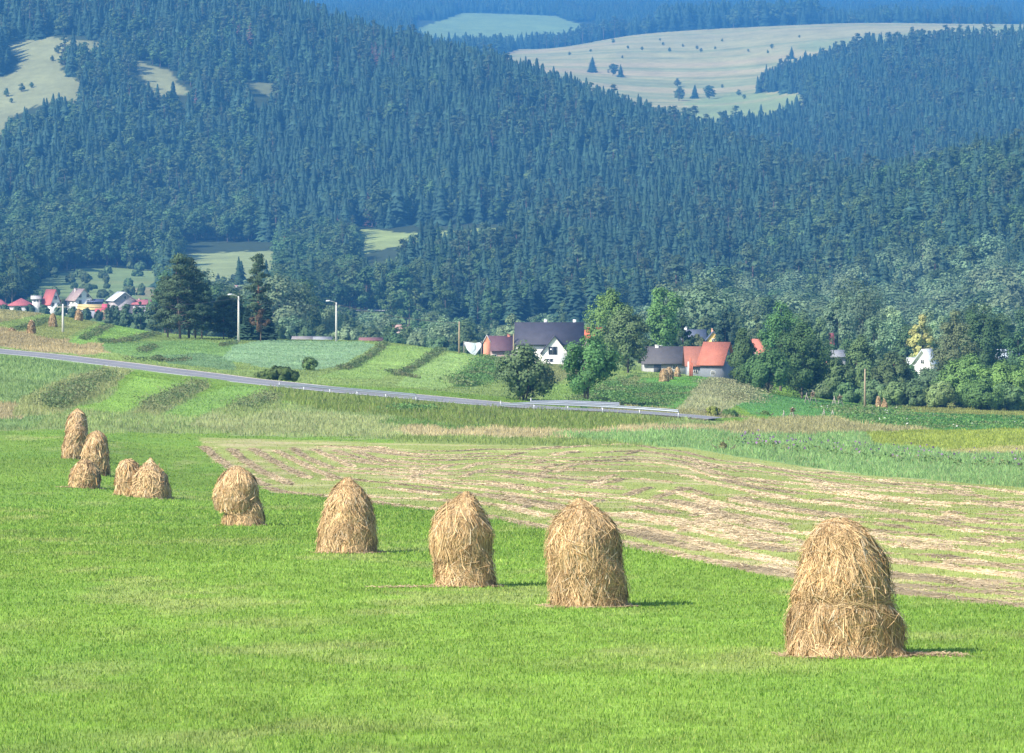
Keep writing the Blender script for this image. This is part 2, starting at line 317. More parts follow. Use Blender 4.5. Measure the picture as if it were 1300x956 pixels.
H3 = [(958, 119), (975, 108), (1000, 98), (1060, 80), (1130, 72), (1200, 64), (1320, 58), (1500, 50), (1500, 400), (900, 400), (900, 188), (935, 176), (985, 157), (1042, 130), (1000, 128), (960, 125)]

def cover(X, Y, Z):
    """base colour and blade height of the ground at each point"""
    u, v = project(X, np.maximum(Y, 20), Z)
    n = fbm(X / 3.1, Y / 3.1) - .5; n2 = fbm(X / 25 + 9, Y / 40, 3) - .5; nj = fbm(X / 5 + 50, Y / 5 + 9) - .5; nk = fbm(X / 5 + 150, Y / 9 + 9) - .5
    col = np.empty(X.shape + (3,)); col[:] = G_NEAR; hgt = np.zeros(X.shape)
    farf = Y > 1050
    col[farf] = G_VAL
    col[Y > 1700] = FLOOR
    u2 = u; hgt[:] = .1
    mown = inpoly(u + nk * 6, v + nj * 3, MOWN) & (Y < 345)
    rows = vnoise(X / 14.0 + Y / 60, Y / 2.4)
    w = (np.clip((rows + n * 1.2 - .66) * 3, 0, 1) * .7)[mown][..., None]
    col[mown] = np.array(G_MOWN) * (1 - w) + np.array((.52, .43, .25)) * w
    hgt[mown] = .05
    for P, y0, y1, c, h, j in COVER:
        m = (Y >= y0) & (Y <= y1) & ~mown
        if not m.any(): continue
        mm = np.zeros_like(m); mm[m] = inpoly(u[m] + nk[m] * j * 4, v[m] + nj[m] * j * 1.6, P)
        col[mm] = c; hgt[mm] = h
    # terraced stripes in the far dry meadow
    m = (Y > 3250) & (Y < 5350) & (col[..., 0] > .2)
    s = fbm(X[m] / 700, (Y[m] + X[m] * .25) / 22, 3)
    wv = np.clip((s - .50) * 7, 0, 1)[..., None] * .75
    col[m] = col[m] * (1 - wv) + np.array((.23, .28, .11)) * wv
    s = fbm(X[m] / 500 + 30, (Y[m] + X[m] * .2) / 60, 2); wv = np.clip((s - .62) * 6, 0, 1)[..., None] * .5
    col[m] = col[m] * (1 - wv) + np.array(PINKY) * wv
    # slow variation; dry spots in the near meadow
    k = (1 + n2 * .40 + n * .22)[..., None]
    col = col * k
    nm = (Y < 330) & ~mown & (hgt < .2)
    s = fbm(X / 2.3 + 70, Y / 5.0 + 3, 3); wv = (np.clip((s - .58) * 6, 0, 1) * nm)[..., None] * .4
    col = col * (1 - wv) + np.array((.36, .36, .15)) * wv
    s = fbm(X / .55 + 7, Y / .9 + 3, 2); col = col * (1 + ((s - .5) * .5 * nm)[..., None])
    s = fbm(X / 6.3 + 20, Y / 14.0 + 33, 2); wv = (np.clip((s - .45) * 4, 0, 1) * nm)[..., None] * .35
    col = col * (1 - wv) + np.array((.145, .28, .045)) * wv
    return col, hgt, mown

# road centre line
ROADPX = [(-260, 432, 530), (-120, 438, 515), (0, 449, 500), (100, 459, 490), (200, 472, 475), (300, 484, 464), (400, 494, 452), (500, 504, 443), (600, 515, 436), (700, 521, 430), (800, 527, 424), (880, 532, 421), (960, 536, 420), (1080, 541, 432), (1300, 541, 460)]
ROADPX = ROADPX[:12] + [(912, 533, 420)]
rp = np.array([at(u, Y) for u, v, Y in ROADPX])
tt = np.linspace(0, len(rp) - 1, 400)
road = np.stack([np.interp(tt, range(len(rp)), rp[:, i]) for i in range(2)], 1)
road = gs(road, 12, 0)
rz = zt(road[:, 0], road[:, 1]); rz = gs(rz, 6, 0) + .12
road = np.column_stack([road, rz])
TILT = .05
tilt_at = lambda x: np.interp(x, [-22, -3, 4, 40], [.03, .03, -.01, -.01])
def bench(X, Y, Z):
    """lets the road bed into the slope"""
    m = (Y > 400) & (Y < 560) & (X > road[0, 0] - 5) & (X < road[-1, 0] + 10)
    x = X[m]; y = Y[m]; ry = np.interp(x, road[:, 0], road[:, 1]); rzz = np.interp(x, road[:, 0], road[:, 2])
    sl = np.gradient(road[:, 1], road[:, 0]); c = 1 / np.sqrt(1 + np.interp(x, road[:, 0], sl) ** 2)
    d = (y - ry) * c; k = np.clip((9 - np.abs(d)) / 4.0, 0, 1); k = k * k * (3 - 2 * k)
    endf = np.clip((road[-1, 0] - x) / 12, 0, 1)
    Z[m] = Z[m] * (1 - k * endf) + (rzz + np.clip(d, -5, 5) * tilt_at(x)) * k * endf
    return Z
def road_dist(X, Y):
    ry = np.interp(X, road[:, 0], road[:, 1]); sl = np.gradient(road[:, 1], road[:, 0]); c = 1 / np.sqrt(1 + np.interp(X, road[:, 0], sl) ** 2)
    d = np.abs(Y - ry) * c; return np.where(X > road[-1, 0], 99, d)
def ground_z(X, Y):
    X = np.atleast_1d(np.asarray(X, float)); Y = np.atleast_1d(np.asarray(Y, float)); return bench(X, Y, zt(X, Y))

def build_terrain():
    ys = np.concatenate([np.arange(-90, 40, 8.), np.arange(40, 160, 1.), np.arange(160, 800, 1.6), np.arange(800, 1500, 6.), np.arange(1500, 3100, 5.), np.arange(3100, 5600, 10.), np.arange(5600, 12600, 40.)])
    inner = np.arange(-.2, .2001, .0008)
    ss = np.concatenate([-np.array([.5, .42, .36, .3, .26, .23, .212, .204]), inner, np.array([.204, .212, .23, .26, .3, .36, .42, .5])])
    S, YY = np.meshgrid(ss, ys); wdt = np.sqrt(YY ** 2 + 100 ** 2); wdt = np.where(YY > 400, YY, wdt); X = S * wdt
    Z = bench(X, YY, zt(X, YY))
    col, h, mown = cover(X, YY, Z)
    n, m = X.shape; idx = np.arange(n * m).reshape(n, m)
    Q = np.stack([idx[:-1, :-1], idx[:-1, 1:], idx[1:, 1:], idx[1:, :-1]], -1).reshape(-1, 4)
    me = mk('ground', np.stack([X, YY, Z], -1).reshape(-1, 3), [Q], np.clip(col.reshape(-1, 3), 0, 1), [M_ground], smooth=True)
    link('ground', me, kind='structure')
    return float(Z.min()), float(Z.max())
ZMIN, ZMAX = build_terrain()

# ------------------------------------------------------------------ blades of grass
def blades(name, X, Y, Z, H, Wd, C, lean=.35, material=None, seg=2):
    n = len(X); a = rng.random(n) * 2 * math.pi; la = rng.random(n) * 2 * math.pi; L = H * lean * rng.random(n) * 1.4
    dx = np.cos(a) * Wd / 2; dy = np.sin(a) * Wd / 2; lx = np.cos(la) * L; ly = np.sin(la) * L
    P = np.stack([X, Y, Z], 1); D = np.stack([dx, dy, np.zeros(n)], 1); Lv = np.stack([lx, ly, np.zeros(n)], 1); up = np.stack([np.zeros(n), np.zeros(n), H], 1)
    V = np.stack([P - D - up * .08, P + D - up * .08, P - D * .8 + Lv * .3 + up * .6, P + D * .8 + Lv * .3 + up * .6, P + Lv + up], 1).reshape(-1, 3)
    b = np.arange(n)[:, None] * 5
    Q = b + np.array([[0, 1, 3, 2]]); Tt = b + np.array([[2, 3, 4]])
    CC = np.repeat(C, 5, 0)
    me = mk(name, V, [Q, Tt], CC, [material or M_blade]); return me
def fan(n, y0, y1, p=0.0, smax=.15):
    """random points in the wedge in view, density ~ Y**p"""
    q = rng.random(n); e = p + 2
    Y = (y0 ** e + q * (y1 ** e - y0 ** e)) ** (1 / e) if abs(e) > 1e-6 else y0 * (y1 / y0) ** q
    X = (rng.random(n) * 2 - 1) * smax * Y
    return X, Y
def meadow():
    X, Y = fan(860000, 34, 330, -1.9, .20)
    Z = zt(X, Y); col, h, mown = cover(X, Y, Z)
    k = ~mown & (h < .2); X, Y, Z, col = X[k], Y[k], Z[k], col[k]; n = len(X)
    cl = fbm(X / .45, Y / .7, 2)
    H = (.025 + .065 * rng.random(n)) * (.55 + .8 * cl) * np.clip(Y / 110, .85, 1.5); W = .012 * np.clip(Y / 60, .8, 3.2) * (.7 + .8 * rng.random(n))
    j = rng.random(n)[:, None]
    C = col * (.72 + .25 * cl[:, None] + .42 * rng.random(n)[:, None]) + (j > .93) * np.array((.14, .10, .05)) + (j < .25) * np.array((.02, .04, .0))
    link('meadow_grass', blades('meadow_grass', X, Y, Z, H, W, C, lean=.7), kind='stuff', label='short bright green grass of the mown meadow', category='grass')
    X, Y = fan(200000, 85, 345, -1.2, .19)
    Z = zt(X, Y); col, h, mown = cover(X, Y, Z); k = mown; X, Y, Z, col = X[k], Y[k], Z[k], col[k]; n = len(X)
    C = col * (.8 + .5 * rng.random(n)[:, None])
    link('stubble', blades('stubble', X, Y, Z, .03 + .05 * rng.random(n), .015 * np.clip(Y / 70, 1, 3), C, lean=.8), kind='stuff', label='cropped yellow green stubble between the rows of cut hay', category='stubble')
    X, Y = fan(820000, 255, 860, -.6, .19)
    Z = ground_z(X, Y); col, h, mown = cover(X, Y, Z); k = ~mown & (h >= .1) & (road_dist(X, Y) > 5.0) & ((Y > 330) | (h > .12))
    X, Y, Z, col, h = X[k], Y[k], Z[k], col[k], h[k]; n = len(X)
    cl = fbm(X / 1.6, Y / 3, 2)
    H = h * (.2 + .8 * cl) * (.5 + .7 * rng.random(n)) + .05; W = (.035 + .045 * rng.random(n)) * np.clip(Y / 380, .7, 1.8)
    tip = (cl[:, None] - .5) * .8 + 1
    C = col * tip * (.85 + .5 * rng.random(n)[:, None]); fl = rng.random(n)
    m = (fl > .9) & (h > .4); C[m] = C[m] * .4 + np.array((.30, .26, .15)) * .8
    rough = Y < 700
    link('tall_grass', blades('tall_grass', X, Y, Z, H, W, C, lean=.7), kind='stuff', label='tall uneven grass and weeds on the banks around the road', category='grass')
meadow()

# ------------------------------------------------------------------ cut hay lying in rows
def edge(P, u): P = np.array(P, float); return np.interp(u, P[:, 0], P[:, 1])
TOPE = [(250, 558), (560, 566), (870, 571), (935, 583), (1100, 606), (1330, 625), (1430, 642)]
BOTE = [(250, 575), (300, 602), (345, 622), (410, 627), (470, 636), (560, 644), (640, 654), (700, 671), (850, 700), (1000, 735), (1150, 754), (1320, 768), (1430, 785)]
def hay_rows():
    curves = [([(256, 563), (262, 572), (269, 579), (291, 591), (325, 610), (347, 622)], .9), ([(289, 565), (297, 579), (322, 591), (353, 607), (380, 621)], .9),
              ([(317, 566), (324, 574), (350, 588), (375, 596), (404, 614)], .9), ([(344, 568), (358, 579), (388, 588), (419, 604), (440, 612)], .85), ([(372, 569), (385, 579), (397, 585), (425, 596)], .8),
              ([(398, 570), (412, 577), (430, 585), (450, 594)], .8), ([(425, 571), (440, 577), (455, 582), (475, 590)], .7), ([(450, 573), (470, 580), (490, 588)], .7),
              ([(330, 616), (345, 624), (410, 630), (470, 638), (560, 646), (640, 656), (700, 673), (850, 702), (1000, 737), (1150, 756), (1310, 769), (1400, 780)], .95)]
    us = np.arange(400, 1400, 4.0)
    for k in np.linspace(.05, .93, 24):
        wob = np.cumsum(rng.normal(0, .25, len(us))); wob -= np.linspace(0, wob[-1], len(us))
        kk = k ** 1.25
        v = edge(TOPE, us) * (1 - kk) + edge(BOTE, us) * kk + wob * (.5 + kk) + 1.2 * np.sin(us / (24 + 40 * k) + 20 * k)
        v += np.where(us < 900, (1 - kk) * .06 * (650 - us) * np.clip((us - 480) / 100, 0, 1) * np.clip((900 - us) / 100, 0, 1), 0)
        gap = vnoise(us / 45 + 31 * k, k * 97 + 0 * us); ok = gap > .30
        ok &= us > 430 + 80 * math.sin(k * 31) + 60 * k
        i = 0
        while i < len(us):
            if ok[i]:
                j = i
                while j < len(us) and ok[j]: j += 1
                if j - i > 3: curves.append((list(zip(us[i:j], v[i:j])), .40 + .7 * rng.random()))
                i = j
            i += 1
    for q in range(90):      # raked lumps lying across the rows
        u = 520 + rng.random() * 800; kk = rng.random() ** 1.3; v = edge(TOPE, u) * (1 - kk) + edge(BOTE, u) * kk
        L = 14 + 30 * rng.random(); dv = -(.12 + .25 * rng.random()) * L if u < 900 else (rng.random() - .3) * .3 * L
        if v + dv > edge(TOPE, u) + 2: curves.append(([(u, v), (u + L / 2, v + dv * .6), (u + L, v + dv)], .5 + .3 * rng.random()))
    PX = []; PC = []; PW = []
    mound = Acc()
    for pts, w in curves:
        W3 = np.array([place(u, v, 60, 420)[:2] for u, v in pts])
        if len(W3) > 4: W3 = gs(W3, 1.0, 0)
        seg = np.linalg.norm(np.diff(W3, axis=0), axis=1); L = np.concatenate([[0], np.cumsum(seg)])
        if L[-1] < 1: continue
        ts = np.arange(0, L[-1], .35); c = np.stack([np.interp(ts, L, W3[:, i]) for i in range(2)], 1)
        d = np.gradient(c, axis=0); d /= np.linalg.norm(d, axis=1)[:, None] + 1e-9; nr = np.stack([-d[:, 1], d[:, 0]], 1)
        tone = .62 + .5 * rng.random(); wl = w * (.6 + .8 * vnoise(ts / 1.5, ts * 0 + tone * 50)); hl = (.02 + .09 * vnoise(ts / .9 + 5, ts * 0 + tone * 90)) * np.clip(np.minimum(ts, ts[-1] - ts) / 1.0, 0, 1); wl = wl * np.clip(np.minimum(ts, ts[-1] - ts) / 1.0 + .2, 0, 1)
        prof = [(-1, -.03), (-.6, .55), (0, 1), (.6, .55), (1, -.03)]; V = []
        for a, b in prof:
            p = c + nr * (a * wl / 2)[:, None]; z = zt(p[:, 0], p[:, 1]) + (b * hl if b > 0 else -.03); V.append(np.column_stack([p, z]))
        V = np.stack(V, 1); n = len(c); idx = np.arange(n * 5).reshape(n, 5)
        Q = np.stack([idx[:-1, :-1], idx[1:, :-1], idx[1:, 1:], idx[:-1, 1:]], -1).reshape(-1, 4)
        br = vnoise(ts / 4 + 3, ts * 0 + tone * 11)
        cc = np.array((.52, .41, .25))[None] * (.7 + .5 * br[:, None]) * tone
        mound.add(V.reshape(-1, 3), Q, C=np.repeat(cc, 5, 0))
        q = int(len(ts) * .35 * 42); ii = rng.integers(0, len(ts), q); off = rng.normal(0, .27, q) * wl[ii]
        p = c[ii] + nr[ii] * off[:, None] + d[ii] * (rng.random(q) - .5)[:, None] * .5
        PX.append(p); PC.append(np.full(q, tone) * (.75 + .5 * br[ii])); PW.append(hl[ii] * np.clip(1 - np.abs(off) / wl[ii] * 1.6, 0, 1))
    P = np.concatenate(PX); tone = np.concatenate(PC); zz = np.concatenate(PW); n = len(P)
    print('hay straws', n)
    a = rng.random(n) * 2 * math.pi; L = .12 + .2 * rng.random(n); w = .009 * np.clip(P[:, 1] / 60, 1, 4) * (.7 + .7 * rng.random(n))
    z = zt(P[:, 0], P[:, 1]) + zz + .015
    d = np.stack([np.cos(a), np.sin(a), (rng.random(n) - .4) * .4], 1) * (L / 2)[:, None]; s = np.stack([-np.sin(a), np.cos(a), rng.random(n) * 1.2 - .6], 1) * (w / 2)[:, None]
    c0 = np.column_stack([P, z]); V = np.stack([c0 - d - s, c0 - d + s, c0 + d + s, c0 + d - s], 1).reshape(-1, 3); V[:, 2] += .0
    Q = np.arange(n)[:, None] * 4 + np.array([[0, 1, 2, 3]])
    base = np.array((.68, .54, .335)); C = base * (tone * (.6 + .75 * rng.random(n)))[:, None]
    mound.add(V, Q, C=np.repeat(C, 4, 0))
    link('cut_hay', mound.mesh('cut_hay', M_hay), kind='stuff', label='rows of cut hay drying on the mown field', category='hay')
hay_rows()

# ------------------------------------------------------------------ haystacks
def hay_tier(acc, root, tier, ppm, ns, wst, u0, vb, tone=1.0, shade=None, seed=0, strlen=.42, crease=False):
    t = np.array(sorted(tier, key=lambda r: -r[0]), float)          # bottom first
    h = (vb - t[:, 0]) / ppm; cxl = ((t[:, 1] + t[:, 2]) / 2 - u0) / ppm; rr = (t[:, 2] - t[:, 1]) / 2 / ppm * .97
    hmin, hmax = h[0], h[-1]
    nf = lambda th, z: (vnoise(np.cos(th) * 2.2 + 40 + seed * 7, np.sin(th) * 2.2 + z * 3.0 + 9) - .5) * .16 + (vnoise(np.cos(th) * 6 + 80 + seed, np.sin(th) * 6 + z * 5.0) - .5) * .09
    def surf(th, z):
        r = np.interp(z, h, rr); c = np.interp(z, h, cxl); r = np.maximum(r * (1 + nf(th, z)) - .02, .02)
        return c + np.cos(th) * r, np.sin(th) * r * .97, r
    nz, nt_ = 26, 40; zs = np.linspace(hmin, hmax, nz); V = []
    for z in zs:
        th = np.linspace(0, 2 * math.pi, nt_, endpoint=False); x, y, r = surf(th, np.full(nt_, z)); V.append(np.column_stack([x, y, np.full(nt_, z)]))
    V = np.concatenate(V); idx = np.arange(nz * nt_).reshape(nz, nt_); Q = np.stack([idx[:-1], np.roll(idx[:-1], -1, 1), np.roll(idx[1:], -1, 1), idx[1:]], -1).reshape(-1, 4)
    top = len(V); V = np.vstack([V, [[cxl[-1], 0, hmax + .01], [cxl[0], 0, hmin]]])
    Tt = [(idx[-1][k], idx[-1][(k + 1) % nt_], top) for k in range(nt_)] + [(idx[0][(k + 1) % nt_], idx[0][k], top + 1) for k in range(nt_)]
    acc.add(V, Q, Tt, C=np.array((.17, .11, .055)) * tone)  # core coloured dark so gaps between straws look deep; that shade is painted
    # straws following the surface downwards
    z0 = hmin + (hmax - hmin) * (1 - rng.random(ns) ** .92) + .02; th = rng.random(ns) * 2 * math.pi
    L = strlen * (.5 + rng.random(ns)); tilt = rng.normal(0, .22, ns) + (vnoise(np.cos(th) * 2.5 + 5 * seed + 60, np.sin(th) * 2.5 + z0 * 3) - .5) * 1.5
    loose = rng.random(ns) < .06; tilt = np.where(loose, rng.normal(0, 1.0, ns), tilt)
    lump = vnoise(th * 4 + seed, z0 * 6); K = 4; pts = []; z = z0.copy(); a = th.copy(); off = .004 + .02 * rng.random(ns); rlast = None
    lump = vnoise(th * 4 + seed, z0 * 6)
    for k in range(K):
        zz = np.clip(z, hmin - .02, hmax); x, y, r = surf(a, zz); r2 = r + off
        if rlast is not None: r2 = np.maximum(r2, rlast - .01)
        rlast = r2; z = np.maximum(z, hmin - .03 - (.26 * lump ** 2 if not crease else .07 * lump)); c = np.interp(zz, h, cxl)
        pts.append(np.stack([c + np.cos(a) * r2, np.sin(a) * r2, z + (.02 if k == 0 else 0)], 1))
        slope = np.abs(np.gradient(np.interp(np.linspace(hmin, hmax, 50), h, rr), (hmax - hmin) / 49)); sl = np.interp(zz, np.linspace(hmin, hmax, 50), slope)
        ds = L / (K - 1); z = z - ds * np.cos(tilt) / np.sqrt(1 + sl ** 2) * (1 - .0); a = a + ds * np.sin(tilt) / np.maximum(r, .15)
        off = off + .014 * rng.random(ns) + loose * .03; z = np.maximum(z, -.01 + 0 * z)
    P = np.stack(pts, 1); n = ns
    tang = np.stack([-np.sin(th), np.cos(th), np.zeros(n)], 1) + rng.normal(0, .35, (n, 3)); tang /= np.linalg.norm(tang, axis=1)[:, None]
    w = wst * (.6 + .8 * rng.random(n))
    Vv = np.stack([P - tang[:, None] * w[:, None, None] / 2, P + tang[:, None] * w[:, None, None] / 2], 2)      # n,K,2,3
    b = np.arange(n)[:, None] * (2 * K); Q = np.concatenate([b + np.array([[2 * k, 2 * k + 1, 2 * k + 3, 2 * k + 2]]) for k in range(K - 1)])
    q = rng.random(n)[:, None]; base = np.array((.66, .465, .25)); C = base * (.48 + .78 * rng.random(n)[:, None]) * (.62 + .75 * lump[:, None]) * tone
    C = np.where(q > .9, C * np.array((.62, .52, .42)), C); C = np.where(q < .08, np.array((.62, .52, .36)) * tone, C)
    acc.add(Vv.reshape(-1, 3), Q, C=np.repeat(C, 2 * K, 0))
def hay_band(acc, band, ppm, uu, vb, wst, tone):
    """messy straw lying round the crease between two tiers"""
    v, l, r, n = band; z0 = (vb - v) / ppm; cx = ((l + r) / 2 - uu) / ppm; R0 = (r - l) / 2 / ppm
    a = rng.random(n) * 2 * math.pi; da = rng.normal(0, .22, n); R1 = R0 * (.99 + .03 * rng.random(n)); z = z0 + rng.normal(0, .05, n) + .07 * np.sin(a * 2 + 1) + .04 * np.sin(a * 5); dz = rng.normal(0, .09, n)
    P = np.stack([np.stack([cx + np.cos(a + da * k) * R1, np.sin(a + da * k) * R1, z + dz * k], 1) for k in (-1, 0, 1)], 1)
    up = np.array((0, 0, 1.0)) * (wst * .5); V = np.stack([P - up, P + up], 2).reshape(-1, 3); b = np.arange(n)[:, None] * 6
    Q = np.concatenate([b + np.array([[2 * k, 2 * k + 1, 2 * k + 3, 2 * k + 2]]) for k in range(2)])
    C = np.array((.56, .40, .22)) * (.4 + .7 * rng.random(n)[:, None]) * tone; acc.add(V, Q, C=np.repeat(C, 6, 0))
def litter(acc, n, cx, cy, rx, ry, wst, tone=1, hgt=.05, grnd=None):
    a = rng.random(n) * 2 * math.pi; rad = np.sqrt(rng.random(n)); x = cx + rx * rad * np.cos(a); y = cy + ry * rad * np.sin(a)
    z = .02 + hgt * rng.random(n) * (1 - rad * .7)
    if grnd is not None: z = z + grnd(x, y)
    b = rng.random(n) * 2 * math.pi; L = .15 + .25 * rng.random(n)
    d = np.stack([np.cos(b), np.sin(b), (rng.random(n) - .5) * .4], 1) * (L / 2)[:, None]; s = np.stack([-np.sin(b), np.cos(b), rng.random(n) * 1.2 - .6], 1) * (wst * (.5 + rng.random(n)) / 2)[:, None]
    c0 = np.stack([x, y, z], 1); V = np.stack([c0 - d - s, c0 - d + s, c0 + d + s, c0 + d - s], 1).reshape(-1, 3)
    C = np.array((.56, .43, .27)) * (.6 + .6 * rng.random(n)[:, None]) * tone
    acc.add(V, np.arange(n)[:, None] * 4 + np.array([[0, 1, 2, 3]]), C=np.repeat(C, 4, 0))
GH = 'haystacks standing on the green meadow'
def haystack(u0, vb, lower, upper, label, ns, wst, tone=1.0, group=GH, seed=0, lit=0, ymin=41, strlen=.42, extras=None, Y=None, pole=False, heaps=(), crease=False, band=None):
    P = place(u0, vb, ymin) if Y is None else at(u0, Y)
    allr = [r for r in lower] + ([r for r in upper] if upper else [])
    P2Y = P[1]; ppm = F / P2Y; rad = (lower[0][2] - lower[0][1]) / 2 / ppm
    cy_ = P[1] + rad * .85; s = P[0] / P[1]; X = s * cy_; Z = float(ground_z(X, cy_)[0]); ppm = F / cy_
    vbb = project(X, cy_, Z)[1]; uu = project(X, cy_, Z)[0]
    sh = vbb - vb   # photo base is the front edge
    lo = [(v + (sh if v >= vb - 1 else 0), l, r) for v, l, r in lower]
    root = empty('haystack', (X, cy_, Z), label, 'haystack', group)
    lo = sorted(lo, key=lambda r: -r[0]); lo[0] = (vbb + .08 * ppm, lo[0][1], lo[0][2])
    if upper:
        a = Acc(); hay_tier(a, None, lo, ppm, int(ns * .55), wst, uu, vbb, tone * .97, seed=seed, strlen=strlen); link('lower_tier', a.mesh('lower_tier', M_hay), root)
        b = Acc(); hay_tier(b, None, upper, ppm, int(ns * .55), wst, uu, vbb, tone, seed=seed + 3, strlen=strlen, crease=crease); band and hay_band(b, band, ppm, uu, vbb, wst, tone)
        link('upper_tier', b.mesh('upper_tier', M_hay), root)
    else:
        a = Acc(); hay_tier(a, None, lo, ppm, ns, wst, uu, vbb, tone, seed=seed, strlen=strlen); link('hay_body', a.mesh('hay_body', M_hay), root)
    g = lambda x, y: ground_z(X + x, cy_ + y) - Z
    if lit:
        c = Acc(); litter(c, int(lit * 1.0), .05, 0, rad * 1.28, rad * 1.22, wst * .9, tone, grnd=g)
        for (cx, cy2, rx, ry, n, hh) in (extras or []): litter(c, n, cx, cy2, rx, ry, wst * .9, tone * 1.02, hh, grnd=g)
        link('loose_hay', c.mesh('loose_hay', M_hay), root)
    for (cx, cy2, r, hh) in heaps:
        t = Acc(); hay_tier(t, None, [(8, -r * 100, r * 100), (-hh * 40, -r * 88, r * 88), (-hh * 75, -r * 60, r * 60), (-hh * 95, -r * 25, r * 25), (-hh * 100, -r * 8, r * 8)] if hh < 1 else [(-94, -r * 70, r * 70), (-100, -r * 100, r * 100), (-108, -r * 100, r * 100), (-116, -r * 50, r * 50)], 100, 1300, wst, 0, 0, tone, seed=seed + 9, strlen=.3)
        for V in t.V: V[:, 0] += cx; V[:, 1] += cy2
        link('side_heap' if hh < 1 else 'hay_knot', t.mesh('side_heap', M_hay), root)
    tp = (upper or lo)[-1]; d = Acc()
    if pole:
        x = ((tp[1] + tp[2]) / 2 - uu) / ppm; z = (vbb - tp[0]) / ppm
        d.tube([(x, 0, z - .3), (x + .02, .01, z + .07)], [.03, .02], 6, (.28, .22, .15)); link('centre_pole', d.mesh('centre_pole', M_wood), root)
    return root
haystack(1070, 836, [(836, 1002, 1143), (815, 1002, 1142), (790, 1003, 1142), (776, 1005, 1140), (766, 1009, 1136), (758, 1018, 1127), (750, 1040, 1106)],
         [(764, 1026, 1122), (758, 1013, 1133), (748, 1011, 1134), (730, 1013, 1130), (710, 1017, 1124), (692, 1022, 1113), (677, 1028, 1104), (667, 1036, 1094), (662, 1045, 1085), (659.5, 1055, 1075)],
         'largest and nearest haystack, two bulging tiers with a hay knot at its waist', 38000, .0105, seed=1, lit=1500, extras=[(1.25, -.15, .8, .22, 900, .06)], heaps=[(-.56, -.42, .36, .62), (-.25, -.60, .40, .34), (.78, -.38, .24, .24), (-.74, -.1, .14, 1.16)], crease=True, band=(757, 1009, 1138, 150))
haystack(745, 772, [(772, 702, 799), (755, 700, 796), (735, 699, 795), (715, 697, 791), (700, 700, 788)], [(722, 697, 791), (705, 693, 789), (688, 693, 788), (670, 697, 784), (656, 706, 772), (646, 717, 758), (638, 726, 748), (634, 732, 740)],
         'broad haystack with an off-centre tip, next to the largest one', 30000, .012, seed=2, lit=900)
haystack(589, 746, [(746, 553, 628), (725, 554, 626), (700, 555, 623), (688, 557, 618)], [(708, 553, 619), (692, 549, 621), (674, 547, 627), (661, 551, 621), (648, 558, 614), (637, 570, 607), (629, 583, 600), (625, 590, 596)],
         'haystack with a diagonal crease and a shaggy cap over a narrower base', 25000, .013, seed=3, lit=700, extras=[(-1.2, -.6, 1.0, .3, 250, .03)])
haystack(441, 703, [(703, 402, 479), (682, 405, 479), (662, 408, 477), (650, 412, 474)], [(668, 408, 477), (650, 410, 476), (636, 413, 470), (623, 420, 461), (613, 430, 452), (607, 438, 446)],
         'bell shaped haystack widening evenly to the ground, between the shaggy one and the mushroom one', 18000, .016, seed=4, lit=600)
haystack(307, 668, [(668, 281, 336), (650, 285, 335), (640, 289, 333), (632, 296, 328)], [(644, 275, 325), (634, 271, 327), (621, 273, 328), (610, 277, 326), (600, 284, 318), (595, 291, 310), (592, 298, 304)],
         'mushroom shaped haystack whose round cap overhangs a slim base', 8500, .025, seed=5, lit=400, strlen=.45, band=(641, 284, 326, 120))
haystack(161, 630, [(630, 146, 177), (610, 146, 179), (596, 148, 178), (588, 152, 175), (583, 159, 167)], None, 'plain rounded haystack half hidden behind a pointed one', 2600, .045, .98, seed=6, lit=100, strlen=.5)
haystack(191, 633, [(633, 164, 217), (618, 167, 216), (610, 170, 214), (602, 176, 206)], [(618, 168, 215), (605, 168, 213), (596, 174, 205), (589, 183, 198), (582, 190, 193)], 'squat haystack with a pointed tip, touching a rounded one', 4000, .042, seed=7, lit=200, strlen=.5, extras=[(1.0, 0, .3, .3, 80, .1)])
haystack(107, 620, [(620, 88, 126), (605, 88, 127), (595, 92, 124), (587, 98, 118), (583, 104, 111)], None, 'smallest low round haystack with loose hay at its foot', 2600, .045, .95, seed=8, lit=150, strlen=.5, extras=[(-.9, -.3, .6, .25, 90, .05)])
haystack(121, 603, [(603, 105, 139), (590, 104, 139), (572, 105, 138), (565, 108, 135)], [(577, 104, 138), (564, 107, 137), (555, 111, 135), (550, 115, 131), (547, 121, 126)], 'tall haystack right behind the smallest round one', 3200, .05, .93, seed=9, strlen=.5)
haystack(94, 583, [(583, 80, 109), (570, 78, 110), (560, 82, 109), (552, 84, 106)], [(564, 80, 109), (552, 83, 111), (543, 88, 108), (539, 92, 104), (536, 96, 101)], 'two tiered haystack just in front of the farthest of the row', 3000, .055, .93, seed=10, strlen=.5)
haystack(97, 557, [(557, 85, 110), (542, 83, 112), (532, 85, 111), (525, 90, 108), (521, 94, 103), (519, 97, 100)], None, 'farthest haystack of the meadow row, only its dome in view', 2200, .055, .93, seed=11, strlen=.5)
GF = 'small haystacks on the far fields'
def far_stack(u, vb, w, h, label, tone=.75, ymin=460, shift=0):
    haystack(u, vb, [(vb, u - w / 2, u + w / 2), (vb - h * .35, u - w * .47, u + w * .48), (vb - h * .65, u - w * .38, u + w * .4), (vb - h * .88, u - w * .25, u + w * .25), (vb - h, u - 1, u + 1)], None, label, 700, .11, tone, GF, seed=int(u), ymin=ymin, strlen=.6)
far_stack(40, 424, 11, 18, 'dark slim haystack nearest the dry grass strip on the far slope')
far_stack(67, 415, 11, 17, 'dark haystack in the middle of the far slope strip')
far_stack(100, 407, 11, 15, 'small dark haystack below the long yellow shed')
far_stack(131, 406, 13, 13, 'wide flat topped haystack beside the end of the yellow shed')
